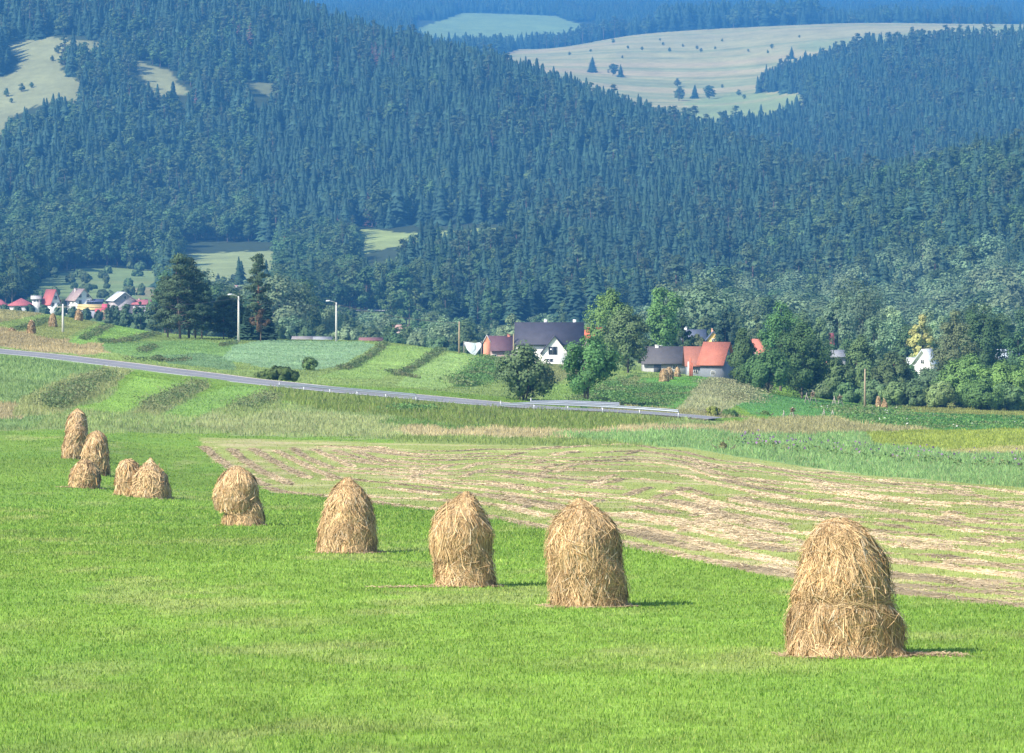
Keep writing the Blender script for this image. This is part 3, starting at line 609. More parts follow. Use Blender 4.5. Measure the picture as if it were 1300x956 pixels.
far_stack(15, 421, 9, 5, 'collapsed low heap of hay by the scrub strip')
far_stack(843, 485, 13, 17, 'stout haystack foremost in front of the grey barn', .85, 440)
haystack(849, 482, [(482, 843, 855), (474, 843, 855), (469, 845, 853), (466, 848, 851)], None, 'haystack mostly hidden behind the stout one by the grey barn', 500, .11, .7, GF, seed=31, ymin=440, strlen=.6)
far_stack(860, 479, 8, 13, 'thin haystack standing apart by the red board wall', .8, 440)
far_stack(1115, 521, 7, 18, 'tall thin haystack beside the vegetable field', .95, 460)
far_stack(1123, 521, 8, 13, 'short haystack leaning against the tall thin one by the vegetable field', .95, 460)
# ------------------------------------------------------------------ trees
def leafquads(acc, C0, Nrm, size, cols, aspect=.85):
    n = len(C0); a = rng.normal(0, 1, (n, 3)); a -= Nrm * (a * Nrm).sum(1)[:, None]; a /= np.linalg.norm(a, axis=1)[:, None] + 1e-9
    b = np.cross(Nrm, a); s = (size * (.6 + .8 * rng.random(n)))[:, None] / 2
    V = np.stack([C0 - a * s, C0 - b * s * aspect, C0 + a * s, C0 + b * s * aspect], 1).reshape(-1, 3)
    acc.add(V, np.arange(n)[:, None] * 4 + np.array([[0, 1, 2, 3]]), C=np.repeat(cols, 4, 0))
def unit(n):
    d = rng.normal(0, 1, (n, 3)); return d / np.linalg.norm(d, axis=1)[:, None]
def broad(H, R_, z0, ncl, nl, size, col, var=.35, trunk=.25, seed=0, squash=1.0, top=.0, crad=.33, multi=1, shape='round'):
    """tree of leaf clumps: returns trunk, crown accumulators"""
    tr = Acc(); cr = Acc(); hc = (H - z0) / 2; cz = z0 + hc
    bc = (.16, .13, .10)
    for k in range(multi):
        ox = (k - (multi - 1) / 2) * .35
        tr.tube([(ox * .4, 0, -.4), (ox, .05, z0 * .6), (ox * 2.2 + .15, .1, cz), (ox * 3, 0, H * .88)], [trunk * 1.25, trunk, trunk * .6, trunk * .15], 7, bc)
    d = unit(ncl)
    rr = .30 + .66 * rng.random(ncl) ** .55
    cc = d * rr[:, None] * np.array((R_, R_, hc)) ; zz = cc[:, 2] / hc
    if shape == 'pop': k = 1 - .45 * np.clip(zz, -1, 1) ** 2 - .15 * zz
    elif shape == 'cone': k = np.clip(1.0 - .55 * (zz + .4), .2, 1.1)
    elif shape == 'vase': k = .75 + .35 * zz
    else: k = 1 - .12 * zz
    cc[:, 0] *= k; cc[:, 1] *= k; cc[:, 2] += cz
    cc[0] = (0, 0, H - R_ * crad * .7)
    for i in range(ncl):
        c = cc[i]; cr_ = R_ * crad * (.65 + .7 * rng.random())
        if i < 14: tr.tube([(0.1, 0, max(z0 * .8, c[2] - R_ * 1.1)), (c[0] * .5, c[1] * .5, c[2] - R_ * .3), tuple(c)], [trunk * .4, trunk * .2, trunk * .06], 4, bc)
        dd = unit(nl); dd[:, 2] = np.where(rng.random(nl) < .35, np.abs(dd[:, 2]), dd[:, 2]); q = c + dd * (cr_ * (.55 + .5 * rng.random(nl)))[:, None] * np.array((1, 1, .95 * squash))
        q[:, 2] = np.maximum(q[:, 2], .12)
        cd = q - np.array((0, 0, cz * .8)); cd /= np.linalg.norm(cd, axis=1)[:, None] + 1e-6; nn = dd * .65 + cd * .6 + unit(nl) * .45; nn /= np.linalg.norm(nn, axis=1)[:, None]
        v = (1 - var / 2 + var * rng.random()) * (.85 + .3 * rng.random(nl))
        leafquads(cr, q, nn, np.full(nl, size), np.array(col)[None] * v[:, None])
    return tr, cr
def spruce(H, R_, layers, per, col, seg=2, ragged=.35, z0=.06, expo=.85, droop=.35, cw=.30, core=False):
    tr = Acc(); cr = Acc(); tr.tube([(0, 0, -.4), (0, 0, H * .5), (0, 0, H)], [H * .013, H * .008, .02], 5, (.20, .15, .12))
    for i in range(layers):
        t = z0 + (1 - z0) * (i / layers) ** .95; z = t * H; r0 = (R_ * ((1 - t) / (1 - z0)) ** expo + .12) * (.82 + .36 * rng.random())
        n = max(4, int(per * (.45 + .55 * (1 - t)))); a0 = rng.random() * 6
        if core:
            ns = 10; aa = a0 + np.arange(ns) * 2 * math.pi / ns; dz = H / layers; rr_ = r0 * (.42 + .30 * (np.arange(ns) % 2) + .30 * rng.random(ns)); r1 = r0 * .30
            Vb = np.stack([np.cos(aa) * rr_, np.sin(aa) * rr_, z - rr_ * .55 + 0 * aa], 1); Vt = np.stack([np.cos(aa) * r1, np.sin(aa) * r1, z + dz * .9 + 0 * aa], 1)
            kk = np.arange(ns); Qs = np.stack([kk, (kk + 1) % ns, (kk + 1) % ns + ns, kk + ns], 1); cc = np.array(col) * (.75 + .4 * rng.random())
            cr.add(np.vstack([Vb, Vt]), Qs, C=np.vstack([np.broadcast_to(cc * 1.2, (ns, 3)), np.broadcast_to(cc * .9, (ns, 3))]))
        for k in range(n):
            if rng.random() < .06: continue
            a = a0 + 2 * math.pi * (k + rng.random() * .7) / n; r = r0 * (1 - ragged / 2 + ragged * rng.random()) ; w = r * cw + .22; zz = z + (rng.random() - .5) * H / layers
            d = np.array((math.cos(a), math.sin(a), 0)); s = np.array((-d[1], d[0], 0)); up = np.array((0, 0, 1))
            b = up * zz; m = d * r * .55 + up * (zz - r * droop * .35); tip = d * r + up * (zz - r * droop * .75 + .1)
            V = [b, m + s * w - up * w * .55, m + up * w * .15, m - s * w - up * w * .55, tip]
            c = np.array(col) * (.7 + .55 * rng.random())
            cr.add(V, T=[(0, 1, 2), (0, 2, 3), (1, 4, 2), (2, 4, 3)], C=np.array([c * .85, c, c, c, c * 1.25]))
    return tr, cr
def pine(H, R_, z0, ncl, nl, size, col, bark=(.30, .17, .10)):
    tr = Acc(); cr = Acc(); bx = rng.normal(0, .25, 2)
    tr.tube([(0, 0, -.4), (bx[0] * .4, bx[1] * .4, H * .4), (bx[0], bx[1], H * .75), (bx[0] * .5, 0, H * .97)], [H * .016, H * .012, H * .008, .03], 7, bark)
    for i in range(ncl):
        t = (i + rng.random()) / ncl; z = z0 + (H - z0) * t; env = R_ * (1 - t) ** .55 * (.55 + .45 * min(1, t * 3 + .3)) + .3
        a = rng.random() * 6.28; r = env * (.35 + .65 * rng.random()); c = np.array((math.cos(a) * r, math.sin(a) * r, z))
        tr.tube([(0, 0, z - r * .25), tuple(c)], [.05, .02], 4, bark)
        dd = unit(nl); dd[:, 2] = np.where(rng.random(nl) < .7, np.abs(dd[:, 2]), dd[:, 2]); cr_ = R_ * .27 * (.7 + .6 * rng.random()); q = c + dd * (cr_ * (.4 + .65 * rng.random(nl)))[:, None] * np.array((1.15, 1.15, .6))
        cd = q * np.array((1, 1, 0)); cd /= np.linalg.norm(cd, axis=1)[:, None] + 1e-6; nn = dd * .7 + cd * .6 + unit(nl) * .45; nn /= np.linalg.norm(nn, axis=1)[:, None]
        v = (.75 + .5 * rng.random()) * (.75 + .5 * rng.random(nl)); leafquads(cr, q, nn, np.full(nl, size), np.array(col)[None] * v[:, None], .4)
    return tr, cr
def joined(name, tc, lm):
    tr, cr = tc; a = Acc()
    for x in (tr, cr):
        V = np.concatenate(x.V); a.add(V, np.concatenate(x.Q) if x.Q else None, np.concatenate(x.T) if x.T else None, np.concatenate(x.C)) if False else None
    V = np.concatenate(tr.V + cr.V); n0 = tr.n; C = np.concatenate(tr.C + cr.C); P = []; mi = []
    for x, o, k in ((tr, 0, 0), (cr, n0, 1)):
        if x.Q: q = np.concatenate(x.Q) + o; P.append(q); mi += [k] * len(q)
        if x.T: q = np.concatenate(x.T) + o; P.append(q); mi += [k] * len(q)
    return mk(name, V, P, C, [M_bark, lm], mi)
C_SPR = (.043, .090, .056); C_PIN = (.085, .13, .065); C_BRD = (.110, .185, .070); C_WIL = (.20, .29, .15); C_LIME = (.12, .20, .05)
# -- prototypes for the woods (16 to 22 m)
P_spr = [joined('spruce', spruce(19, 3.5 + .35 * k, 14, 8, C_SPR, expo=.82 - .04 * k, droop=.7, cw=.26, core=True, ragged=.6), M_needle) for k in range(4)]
P_pine = [joined('pine', pine(20, 4.0, 6, 24, 30, 1.1, C_PIN, bark=(.15, .11, .09)), M_needle) for k in range(2)]
P_brd = [joined('broadleaf', broad(16, 4.6, 2.5, 24, 48, .9, C_BRD, shape=s), M_leaf) for s in ('round', 'pop', 'round')]
P_wil = [joined('willow', broad(13, 5.0, 1.0, 24, 50, .75, C_WIL, shape='round', crad=.36), M_leaf) for k in range(2)]
P_dead = [joined('dead_spruce', spruce(18, 2.6, 14, 7, (.26, .13, .09)), M_needle)]
PROTO = P_spr + P_pine + P_brd + P_wil + P_dead       # 0-3, 4-5, 6-8, 9-10, 11
P_H = [20] * 4 + [20] * 2 + [16] * 3 + [13] * 2 + [18]
# -- near-quality variants for the single trees of the wood's foot
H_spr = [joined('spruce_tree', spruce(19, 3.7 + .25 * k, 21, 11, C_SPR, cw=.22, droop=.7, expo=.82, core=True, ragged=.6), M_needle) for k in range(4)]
H_brd = [joined('broadleaf_tree', broad(16, 4.6, 1.6, 42, 85, .6, C_BRD, shape=s, crad=.30), M_leaf) for s in ('round', 'pop', 'cone', 'round')]
H_wil = [joined('willow_tree', broad(13, 5.2, .6, 30, 150, .5, C_WIL, shape='round', crad=.40), M_leaf) for k in range(3)]

CLEAR = [c for c in COVER if c[1] >= 1300 and c[0][0] != (600, 20)]
TCL = [([(222, 300), (356, 300), (357, 400), (222, 400)], 1400, 2260), ([(452, 290), (512, 290), (505, 385), (470, 390), (448, 368)], 1700, 2360), ([(500, 288), (655, 284), (655, 350), (500, 362)], 1930, 2360), ([(525, 26), (760, 28), (752, 50), (700, 58), (640, 64), (560, 66), (520, 52)], 4300, 7000),
       ([(10, 60), (60, 60), (64, 100), (80, 112), (108, 145), (100, 165), (60, 166), (35, 174), (10, 190), (0, 212), (-200, 215), (-200, 105), (12, 105)], 2200, 3200),
       ([(60, 45), (132, 52), (130, 66), (64, 66)], 2300, 3200), ([(165, 76), (218, 90), (248, 120), (245, 150), (200, 150), (168, 115)], 2200, 3200), ([(303, 104), (352, 106), (350, 162), (318, 158)], 2300, 3200)]
Ycol = np.exp(np.linspace(math.log(300), math.log(12500), 1500))
UC = np.arange(-420, 1730, 10)
VIS = []
for u in UC:
    X = (u - U0) / F * Ycol; v = project(X, Ycol, zt(X, Ycol))[1]; VIS.append(np.minimum.accumulate(v))
VIS = np.array(VIS)
def horizon(u, Y):
    iu = np.clip(((u - UC[0]) / 10).astype(int), 0, len(UC) - 1); iy = np.clip(np.searchsorted(Ycol, Y) - 3, 0, len(Ycol) - 1); return VIS[iu, iy]
def cells(y0, y1, sp, smax=.20):
    xs = np.arange(-smax * y1, smax * y1, sp); ys = np.arange(y0, y1, sp); X, Y = np.meshgrid(xs, ys); X = X + (rng.random(X.shape) - .5) * sp * .95; Y = Y + (rng.random(X.shape) - .5) * sp * .95
    X = X.ravel(); Y = Y.ravel(); k = (np.abs(X) < smax * Y); return X[k], Y[k]
def forest_points():
    out = []
    for y0, y1, sp in ((1480, 2200, 8.0), (2200, 3300, 7.6), (3300, 4500, 8.5), (4500, 7600, 11), (7600, 12400, 30)):
        X, Y = cells(y0, y1, sp); Z = zt(X, Y); u, v = project(X, Y, Z); ok = np.ones(len(X), bool)
        j = (fbm(X / 30, Y / 30) - .5) * 12
        for P, a, b, c, h, jj in CLEAR: ok &= ~(inpoly(u + j, v + j * .3, P) & (Y >= a) & (Y <= b))
        for P, a, b in TCL: ok &= ~(inpoly(u + j * .4, v, P) & (Y >= a) & (Y <= b))
        big = (Y > 3050) & (Y < 5330 - 60 * (u < 1035)) & (u > 560)
        ok &= ~(big & ~inpoly(u + j * .5, v, H3) & (v > np.interp(u, [560, 600, 660, 800, 860, 1035], [100, 84, 61, 40, 34, 24])))
        g = inpoly(u, v, COVER[-2][0]) & (Y > 5300) & (Y < 7000); ok &= ~g
        ok &= ~((Y > 5300) & (Y < 7000) & inpoly(u, v, [(530, 36), (588, 16), (705, 20), (742, 36), (640, 49), (570, 50)]))
        ok &= ~((v > 386) & (u < 215))
        Ht = 22 * F / Y; ok &= (v - Ht) < horizon(u, Y) + 3
        ok &= ~((u > 1035) & (Y > 5330) & (Y < 7600) & (vnoise(X / 60, Y / 60) < .25))
        out.append((X[ok], Y[ok], Z[ok], u[ok], v[ok]))
    return [np.concatenate(a) for a in zip(*out)]
fx, fy, fz, fu, fv = forest_points()
n = len(fx); print('forest trees', n)
sp = fbm(fx / 90 + 7, fy / 120 + 3, 3); r = rng.random(n)
pd = .06 + .10 * (sp > .55)                                   # chance of a deciduous tree
pd = np.where((fu < 330) & (fv > 110) & (fy < 3200), .28 + .5 * (sp > .5) + .25 * (fv > 260), pd)
pd = np.where((fu > 960) & (fy < 2100), .62, pd); pd = np.where((fy < 1780), .5, pd)
pd = np.where((fu > 340) & (fu < 460) & (fv > 310), .9, pd)
pd = np.where((fu < 360) & (fv < 115) & (fv > 50) & (fy < 3200) & (fu > 60), .5, pd)
kind = np.where(r < pd, 6 + rng.integers(0, 3, n), rng.integers(0, 4, n)); pin = (rng.random(n) < .06 + .2 * (sp < .40)) & (kind < 4); kind = np.where(pin, 4 + rng.integers(0, 2, n), kind)
kind = np.where(rng.random(n) < .0035, 11, kind)
redp = ((np.abs(fu - 305) < 12) & (np.abs(fv - 62) < 8)) | ((np.abs(fu - 485) < 18) & (np.abs(fv - 82) < 9)); kind = np.where(redp & (rng.random(n) < .5), 11, kind)
scl = (.60 + .62 * rng.random(n)) * (.72 + .62 * fbm(fx / 45 + 90, fy / 60, 2)); scl = np.where(fy > 4500, scl * .95, scl); scl = np.where((fy > 5100) & (fy < 5900) & (fu > 835) & (fu < 1035), scl * 1.6, scl)
scl = np.where((kind >= 6) & (kind < 11), scl * .95, scl)
wid = scl * (1.0 + .45 * rng.random(n)) * np.where(fy > 7600, 2.4, np.where(fy > 4500, 1.3, 1.0))
# the trees that show largest become single objects
size = scl / fy * (1 + 0 * fu); vishere = (fu > 0) & (fu < 1300) & (fv - 16 * F / fy * scl < horizon(fu, fy) - 4)
def pick(mask, m):
    idx = np.where(mask & vishere)[0]; return idx[np.argsort(-size[idx])[:m]]
i_spr = pick(kind < 4, 290); i_brd = pick((kind >= 6) & (kind < 9), 180)
for ids, protos, nm, lab, cat, grp in ((i_spr, H_spr, 'spruce_tree', 'dark pointed spruce among the trees at the lower edge of the hillside forest', 'spruce', 'spruces at the lower edge of the hillside forest'),
                        (i_brd, H_brd, 'broadleaf_tree', 'round crowned broadleaf tree among the spruces at the foot of the hillside forest', 'tree', 'broadleaf trees at the foot of the hillside forest')):
    for q in ids:
        link(nm, protos[int(q) % len(protos)], loc=(fx[q], fy[q], fz[q] - .2), label=lab, category=cat, group=grp)
        o = COL.objects[-1] if False else bpy.context.scene.collection.objects[-1]
        o.rotation_euler = (0, 0, float(rng.random() * 6.28)); o.scale = (wid[q], wid[q], scl[q])
rest = np.ones(n, bool); rest[i_spr] = False; rest[i_brd] = False

def instancer(name, P, idx, sc, wd, label, category, protos):
    pc = bpy.data.collections.new(name + '_kinds')
    for k, me in enumerate(protos): o = bpy.data.objects.new('%s_kind_%02d' % (name, k), me); pc.objects.link(o)
    me = bpy.data.meshes.new(name); me.vertices.add(len(P)); me.vertices.foreach_set('co', np.asarray(P, np.float32).ravel())
    def att(nm, ty, arr, f='value'): a = me.attributes.new(nm, ty, 'POINT'); a.data.foreach_set(f, arr)
    att('idx', 'INT', np.asarray(idx, np.int32)); rot = np.zeros((len(P), 3), np.float32); rot[:, 2] = rng.random(len(P)) * 6.28; rot[:, :2] = rng.normal(0, .025, (len(P), 2))
    att('rot', 'FLOAT_VECTOR', rot.ravel(), 'vector'); s = np.stack([wd, wd, sc], 1).astype(np.float32); att('scl', 'FLOAT_VECTOR', s.ravel(), 'vector')
    ng = bpy.data.node_groups.new(name, 'GeometryNodeTree'); ng.interface.new_socket('Geometry', in_out='INPUT', socket_type='NodeSocketGeometry'); ng.interface.new_socket('Geometry', in_out='OUTPUT', socket_type='NodeSocketGeometry')
    N = ng.nodes; L = ng.links; gi = N.new('NodeGroupInput'); go = N.new('NodeGroupOutput'); ip = N.new('GeometryNodeInstanceOnPoints'); ci = N.new('GeometryNodeCollectionInfo')
    ci.inputs['Collection'].default_value = pc; ci.inputs['Separate Children'].default_value = True; ci.inputs['Reset Children'].default_value = True
    def na(nm, ty): a = N.new('GeometryNodeInputNamedAttribute'); a.data_type = ty; a.inputs['Name'].default_value = nm; return [o for o in a.outputs if o.enabled and o.name == 'Attribute'][0]
    L.new(gi.outputs[0], ip.inputs['Points']); L.new(ci.outputs[0], ip.inputs['Instance']); ip.inputs['Pick Instance'].default_value = True
    L.new(na('idx', 'INT'), ip.inputs['Instance Index']); L.new(na('rot', 'FLOAT_VECTOR'), ip.inputs['Rotation']); L.new(na('scl', 'FLOAT_VECTOR'), ip.inputs['Scale']); L.new(ip.outputs[0], go.inputs[0])
    o = link(name, me, kind='stuff', label=label, category=category); md = o.modifiers.new('trees', 'NODES'); md.node_group = ng
    return o
P = np.stack([fx, fy, fz - .2], 1)[rest]
instancer('forest', P, kind[rest], scl[rest], wid[rest], 'dense mixed spruce forest covering the hills', 'forest', PROTO)

# scattered bushes on the far meadows
def lone_bushes():
    pts = []
    for u, v, y0, s in [(73, 68, 2300, .5), (78, 82, 2300, .55), (8, 123, 2300, .5), (27, 117, 2300, .5), (14, 131, 2300, .3), (40, 112, 2300, .35), (66, 78, 2300, .35),
                        (778, 55, 3300, .5), (797, 62, 3300, .35), (815, 64, 3300, .4), (850, 66, 3300, .45), (867, 60, 3300, .35), (885, 63, 3300, .4), (890, 66, 3300, .4), (908, 63, 3300, .35), (917, 53, 3300, .35), (950, 66, 3300, .3), (980, 62, 3300, .5), (975, 68, 3300, .35), (1015, 48, 3300, .3),
                        (750, 66, 3300, .3), (723, 70, 3300, .35), (790, 74, 3300, .3), (700, 60, 3300, .3), (1100, 55, 3300, .4), (1070, 60, 3300, .4), (1125, 45, 3300, .3),
                        (752, 92, 3300, 1.0), (778, 96, 3300, .9), (788, 98, 3300, .8), (862, 128, 3000, 1.0), (882, 125, 3000, .8), (900, 126, 3000, .95), (1005, 75, 3300, .8), (860, 110, 3200, .6), (938, 122, 3200, .55), (945, 126, 3200, .4), (917, 112, 3300, .35), (1030, 160, 3000, .5),
                        (838, 52, 3300, .3), (842, 58, 3300, .35), (1038, 78, 3300, .5), (1050, 74, 3300, .45)]:
        p = place(u, v, y0); pts.append((p, s))
    for k, (p, s) in enumerate(pts):
        q = (H_spr if (s > .7 and k % 2) else H_brd)[k % 4]
        o = link('bush' if s < .6 else 'tree', q, loc=(p[0], p[1], p[2] - .2), label='small dark bush standing alone on the far hillside meadow' if s < .6 else 'dark tree standing at the edge of the far hillside meadow', category='bush' if s < .6 else 'tree', group='bushes dotted over the far meadows' if s < .6 else 'trees at the edge of the far meadows')
        o.scale = (s * 1.1, s * 1.1, s * .75) if s < .6 else (s * 1.5, s * 1.5, s * .9); o.rotation_euler = (0, 0, k * 1.3)
lone_bushes()

# valley belt of willows and broadleaf trees
def valley():
    X, Y = cells(1000, 1560, 10.5, .19); Z = zt(X, Y); u, v = project(X, Y, Z)
    ok = (u > 345) | ((Y < 1150) & (u > 200)); ok &= ~((u > 405) & (u < 780) & (Y > 1430)); ok &= ~((u > 270) & (u < 365) & (Y > 1200)); ok &= (rng.random(len(X)) < np.where(u > 850, .95, .8))
    ok &= ~((u > 395) & (u < 425) & (Y > 1250))
    X, Y, Z, u, v = (a[ok] for a in (X, Y, Z, u, v)); n = len(X); dens = fbm(X / 40, Y / 40)
    H = (6 + 11 * rng.random(n)) * (.7 + .6 * dens); H = np.where((u > 400) & (u < 820), H * .62, H)
    H = np.where((u > 600) & (u < 860), H * .8, H); H = np.where(u > 860, H * (1.15 + (u > 1000) * .12), H)
    wil = rng.random(n) < np.where(u > 840, .75, .4); top = v - H * F / Y
    vis = (u > 0) & (u < 1300) & (top < horizon(u, Y) - 5); order = np.argsort(-(H / Y) * vis)
    single = set(order[:int(min(300, vis.sum()))].tolist()); P = []; I = []; S = []; Wd = []
    for q in range(n):
        k = wil[q]; protos = H_wil if k else H_brd; h0 = 13 if k else 16; s = H[q] / h0; w = s * (.9 + .5 * rng.random())
        if q in single:
            o = link('willow_tree' if k else 'valley_tree', protos[q % len(protos)], loc=(X[q], Y[q], Z[q] - .2), label='grey green willow in the tree belt along the valley floor' if k else 'darker green broadleaf tree in the tree belt along the valley floor', category='willow' if k else 'tree', group='willows of the valley tree belt' if k else 'broadleaf trees of the valley tree belt')
            o.rotation_euler = (0, 0, float(rng.random() * 6.28)); o.scale = (w, w, s)
        else: P.append((X[q], Y[q], Z[q] - .2)); I.append(9 + q % 2 if k else 6 + q % 3); S.append(s); Wd.append(w)
    print('valley trees', n, len(P))
    if P: instancer('valley_woods', np.array(P), I, np.array(S), np.array(Wd), 'mass of willows and bushes further back on the valley floor', 'woods', PROTO)
valley()

# -- trees one can tell apart, with trunk and crown
def tree(kind, u, Y, vtop, w, label, cat='tree', group=None, col=None, n=1.0, z0=None, vbase=None, dense=1.0, shape='round', multi=1):
    p = at(u, Y) if vbase is None else place(u, vbase, Y)
    Y = p[1]; H = float(tanel(vtop)) * Y - p[2]; Rm = w / 2 * Y / F; leaf = max(.28, Y / F * 2.6)
    z0 = (.12 if z0 is None else z0) * H
    if kind == 'pine': tc = pine(H, Rm * 1.05, z0, int(72 * dense), 120, leaf * 1.15, col or (.065, .11, .055), bark=(.30, .17, .10) if dense < 1 else (.14, .11, .10)); m = M_needle
    elif kind == 'spruce': tc = spruce(H, Rm, 26, 13, col or C_SPR, cw=.22); m = M_needle
    else:
        col = tuple((1.5 if u > 1030 else 1.3) * q for q in (col or C_BRD)); ncl = int(48 * dense); nl = int(np.clip(3.2 * (Rm * .28) ** 2 * 4 * 3.14 / leaf ** 2 * 1.1, 40, 190)); tc = broad(H, Rm * .88, z0, ncl, nl, leaf, col or C_BRD, shape=shape, crad=.28 if dense >= .9 else .24, trunk=max(.09, H * .016), multi=multi, squash=1.05); m = M_leaf
    root = empty({'pine': 'pine_tree', 'spruce': 'spruce_tree', 'bush': 'bush'}.get(kind, 'tree'), p - np.array((0, 0, .15)), label, cat, group)
    link('trunk' if kind != 'bush' else 'stems', tc[0].mesh('trunk', M_bark), root); link('crown', tc[1].mesh('crown', m), root)
    return root
tree('pine', 229, 648, 324, 54, 'tallest pine of the clump on the ridge, third trunk from the left', 'pine', z0=.17)
tree('pine', 240, 655, 328, 50, 'pine of the ridge clump with its top just right of the tallest', 'pine', z0=.17)
tree('pine', 213, 652, 352, 44, 'leftmost pine of the ridge clump, lower than its neighbours', 'pine', z0=.18)
tree('pine', 256, 650, 362, 42, 'rightmost pine of the ridge clump with a bare straight trunk', 'pine', z0=.2)
tree('pine', 248, 662, 343, 46, 'pine standing at the back of the ridge clump', 'pine', z0=.15)
tree('pine', 284, 655, 376, 34, 'low dark pine between the ridge clump and the lamp pole', 'pine', z0=.2)
tree('pine', 299, 662, 374, 36, 'dark bushy pine right behind the lamp pole on the ridge', 'pine', z0=.08)
tree('pine', 327, 652, 324, 36, 'tall slim pine with a reddish trunk and a narrow top', 'pine', z0=.22, dense=.9)
tree('spruce', 314, 648, 388, 30, 'dark low spruce in front of the reddish trunked pine', 'spruce')
tree('spruce', 338, 650, 372, 32, 'broad dark spruce to the right under the narrow topped pine', 'spruce')
tree('broad', 331, 640, 393, 30, 'low tree with dying rusty leaves beneath the tall slim pine', col=(.13, .09, .045), dense=.3, z0=.35)
tree('bush', 664, 425, 440, 92, 'dark loose bush with bare twigs standing beside the end of the guardrail', 'bush', z0=.06, vbase=508, dense=1.0, col=(.10, .15, .065), multi=3, shape='round')
tree('broad', 744, 425, 424, 92, 'small airy tree with a forked trunk behind the guardrail', vbase=515, z0=.24, dense=.9, col=(.095, .17, .055), multi=2, shape='round')
tree('broad', 776, 700, 366, 80, 'tall full crowned tree left of two in front of the village houses', dense=1.3, z0=.06, shape='pop', col=(.12, .20, .055))
tree('broad', 797, 640, 388, 66, 'broad grey green tree standing before the tall full crowned one', dense=1.2, z0=.03, shape='pop', col=(.14, .20, .08))
tree('broad', 842, 700, 364, 66, 'tall ragged tree rising behind the grey barn', dense=1.0, z0=.28, shape='vase', col=(.12, .20, .06))
tree('broad', 866, 760, 402, 36, 'low dark tree between the grey barn and the red roofs', dense=.8, z0=.1, col=(.06, .10, .04))
tree('broad', 824, 720, 430, 34, 'dark low tree squeezed against the left side of the grey barn', dense=.8, z0=.05, col=(.06, .105, .035))
tree('broad', 943, 600, 416, 50, 'dark cone shaped tree at the right end of the red roofed barn', dense=1.2, z0=.04, shape='cone', col=(.075, .145, .05))
tree('broad', 991, 640, 384, 70, 'highest tree of the dark clump, with a split top', dense=1.2, z0=.1, shape='pop', col=(.095, .18, .055))
tree('broad', 1018, 585, 412, 80, 'very dark wide tree at the right of the dark clump', dense=1.5, z0=.06, col=(.07, .135, .045))
tree('broad', 975, 575, 442, 66, 'low dark tree filling the front of the clump by the red house', dense=1.2, z0=.05, col=(.075, .14, .045))
tree('broad', 955, 590, 455, 50, 'low shady tree under the cone shaped one', dense=1.1, z0=.03, col=(.075, .14, .045))
tree('broad', 920, 800, 396, 36, 'dark blue green round tree behind the yellow dormer', dense=1.0, col=(.05, .09, .05))
tree('broad', 885, 830, 424, 30, 'pale yellow green tree behind the ridge of the red roof', dense=.9, col=(.17, .20, .08))
tree('broad', 1090, 900, 352, 100, 'very large grey green willow towering over the valley', 'willow', dense=1.3, z0=.05, col=(.11, .155, .085))
tree('broad', 1062, 860, 380, 60, 'tall grey green willow left of the very large one', 'willow', dense=1.2, col=(.11, .16, .09))
tree('broad', 1092, 640, 425, 62, 'round mid green tree behind the wooden power pole', dense=1.3, z0=.02, col=(.095, .155, .06))
tree('broad', 1062, 620, 455, 50, 'low olive tree just left of the wooden power pole', dense=1.2, z0=.02, col=(.09, .15, .055))
tree('broad', 1132, 630, 448, 58, 'bushy olive tree right of the wooden power pole', dense=1.3, z0=.02, col=(.085, .14, .055))
tree('broad', 1170, 760, 399, 42, 'pale yellowing tree above the small white house', dense=1.0, z0=.15, col=(.30, .28, .11))
tree('broad', 1212, 650, 392, 66, 'tall feathery grey green tree right of the yellowing one', dense=1.3, z0=.04, shape='pop', col=(.095, .13, .06))
tree('broad', 1248, 690, 386, 76, 'big round tree with a flat top behind the light green willows', dense=1.4, z0=.04, col=(.075, .13, .045))
tree('broad', 1292, 680, 420, 50, 'dark tree at the right end of the houses', dense=1.2, z0=.04, col=(.06, .115, .045))
tree('broad', 1180, 610, 468, 66, 'low spreading willow below the small white house', 'willow', dense=1.3, z0=.0, col=(.11, .17, .08))
tree('broad', 1225, 600, 452, 80, 'light green willow, left of the two brightest ones', 'willow', dense=1.4, z0=.0, col=(.16, .235, .065))
tree('broad', 1272, 590, 458, 74, 'brightest light green willow at the edge of the potato field', 'willow', dense=1.4, z0=.0, col=(.15, .235, .06))
tree('broad', 1305, 585, 450, 66, 'light green willow cut by the picture edge', 'willow', dense=1.2, z0=.0, col=(.14, .22, .06))
tree('broad', 1248, 575, 482, 64, 'low light green willow bush in front of the brightest ones', 'willow', dense=1.1, z0=.0, col=(.13, .21, .06))
tree('broad', 1030, 640, 462, 40, 'thin low tree filling the gap right of the dark clump', dense=1.0, z0=.0, col=(.08, .13, .05))
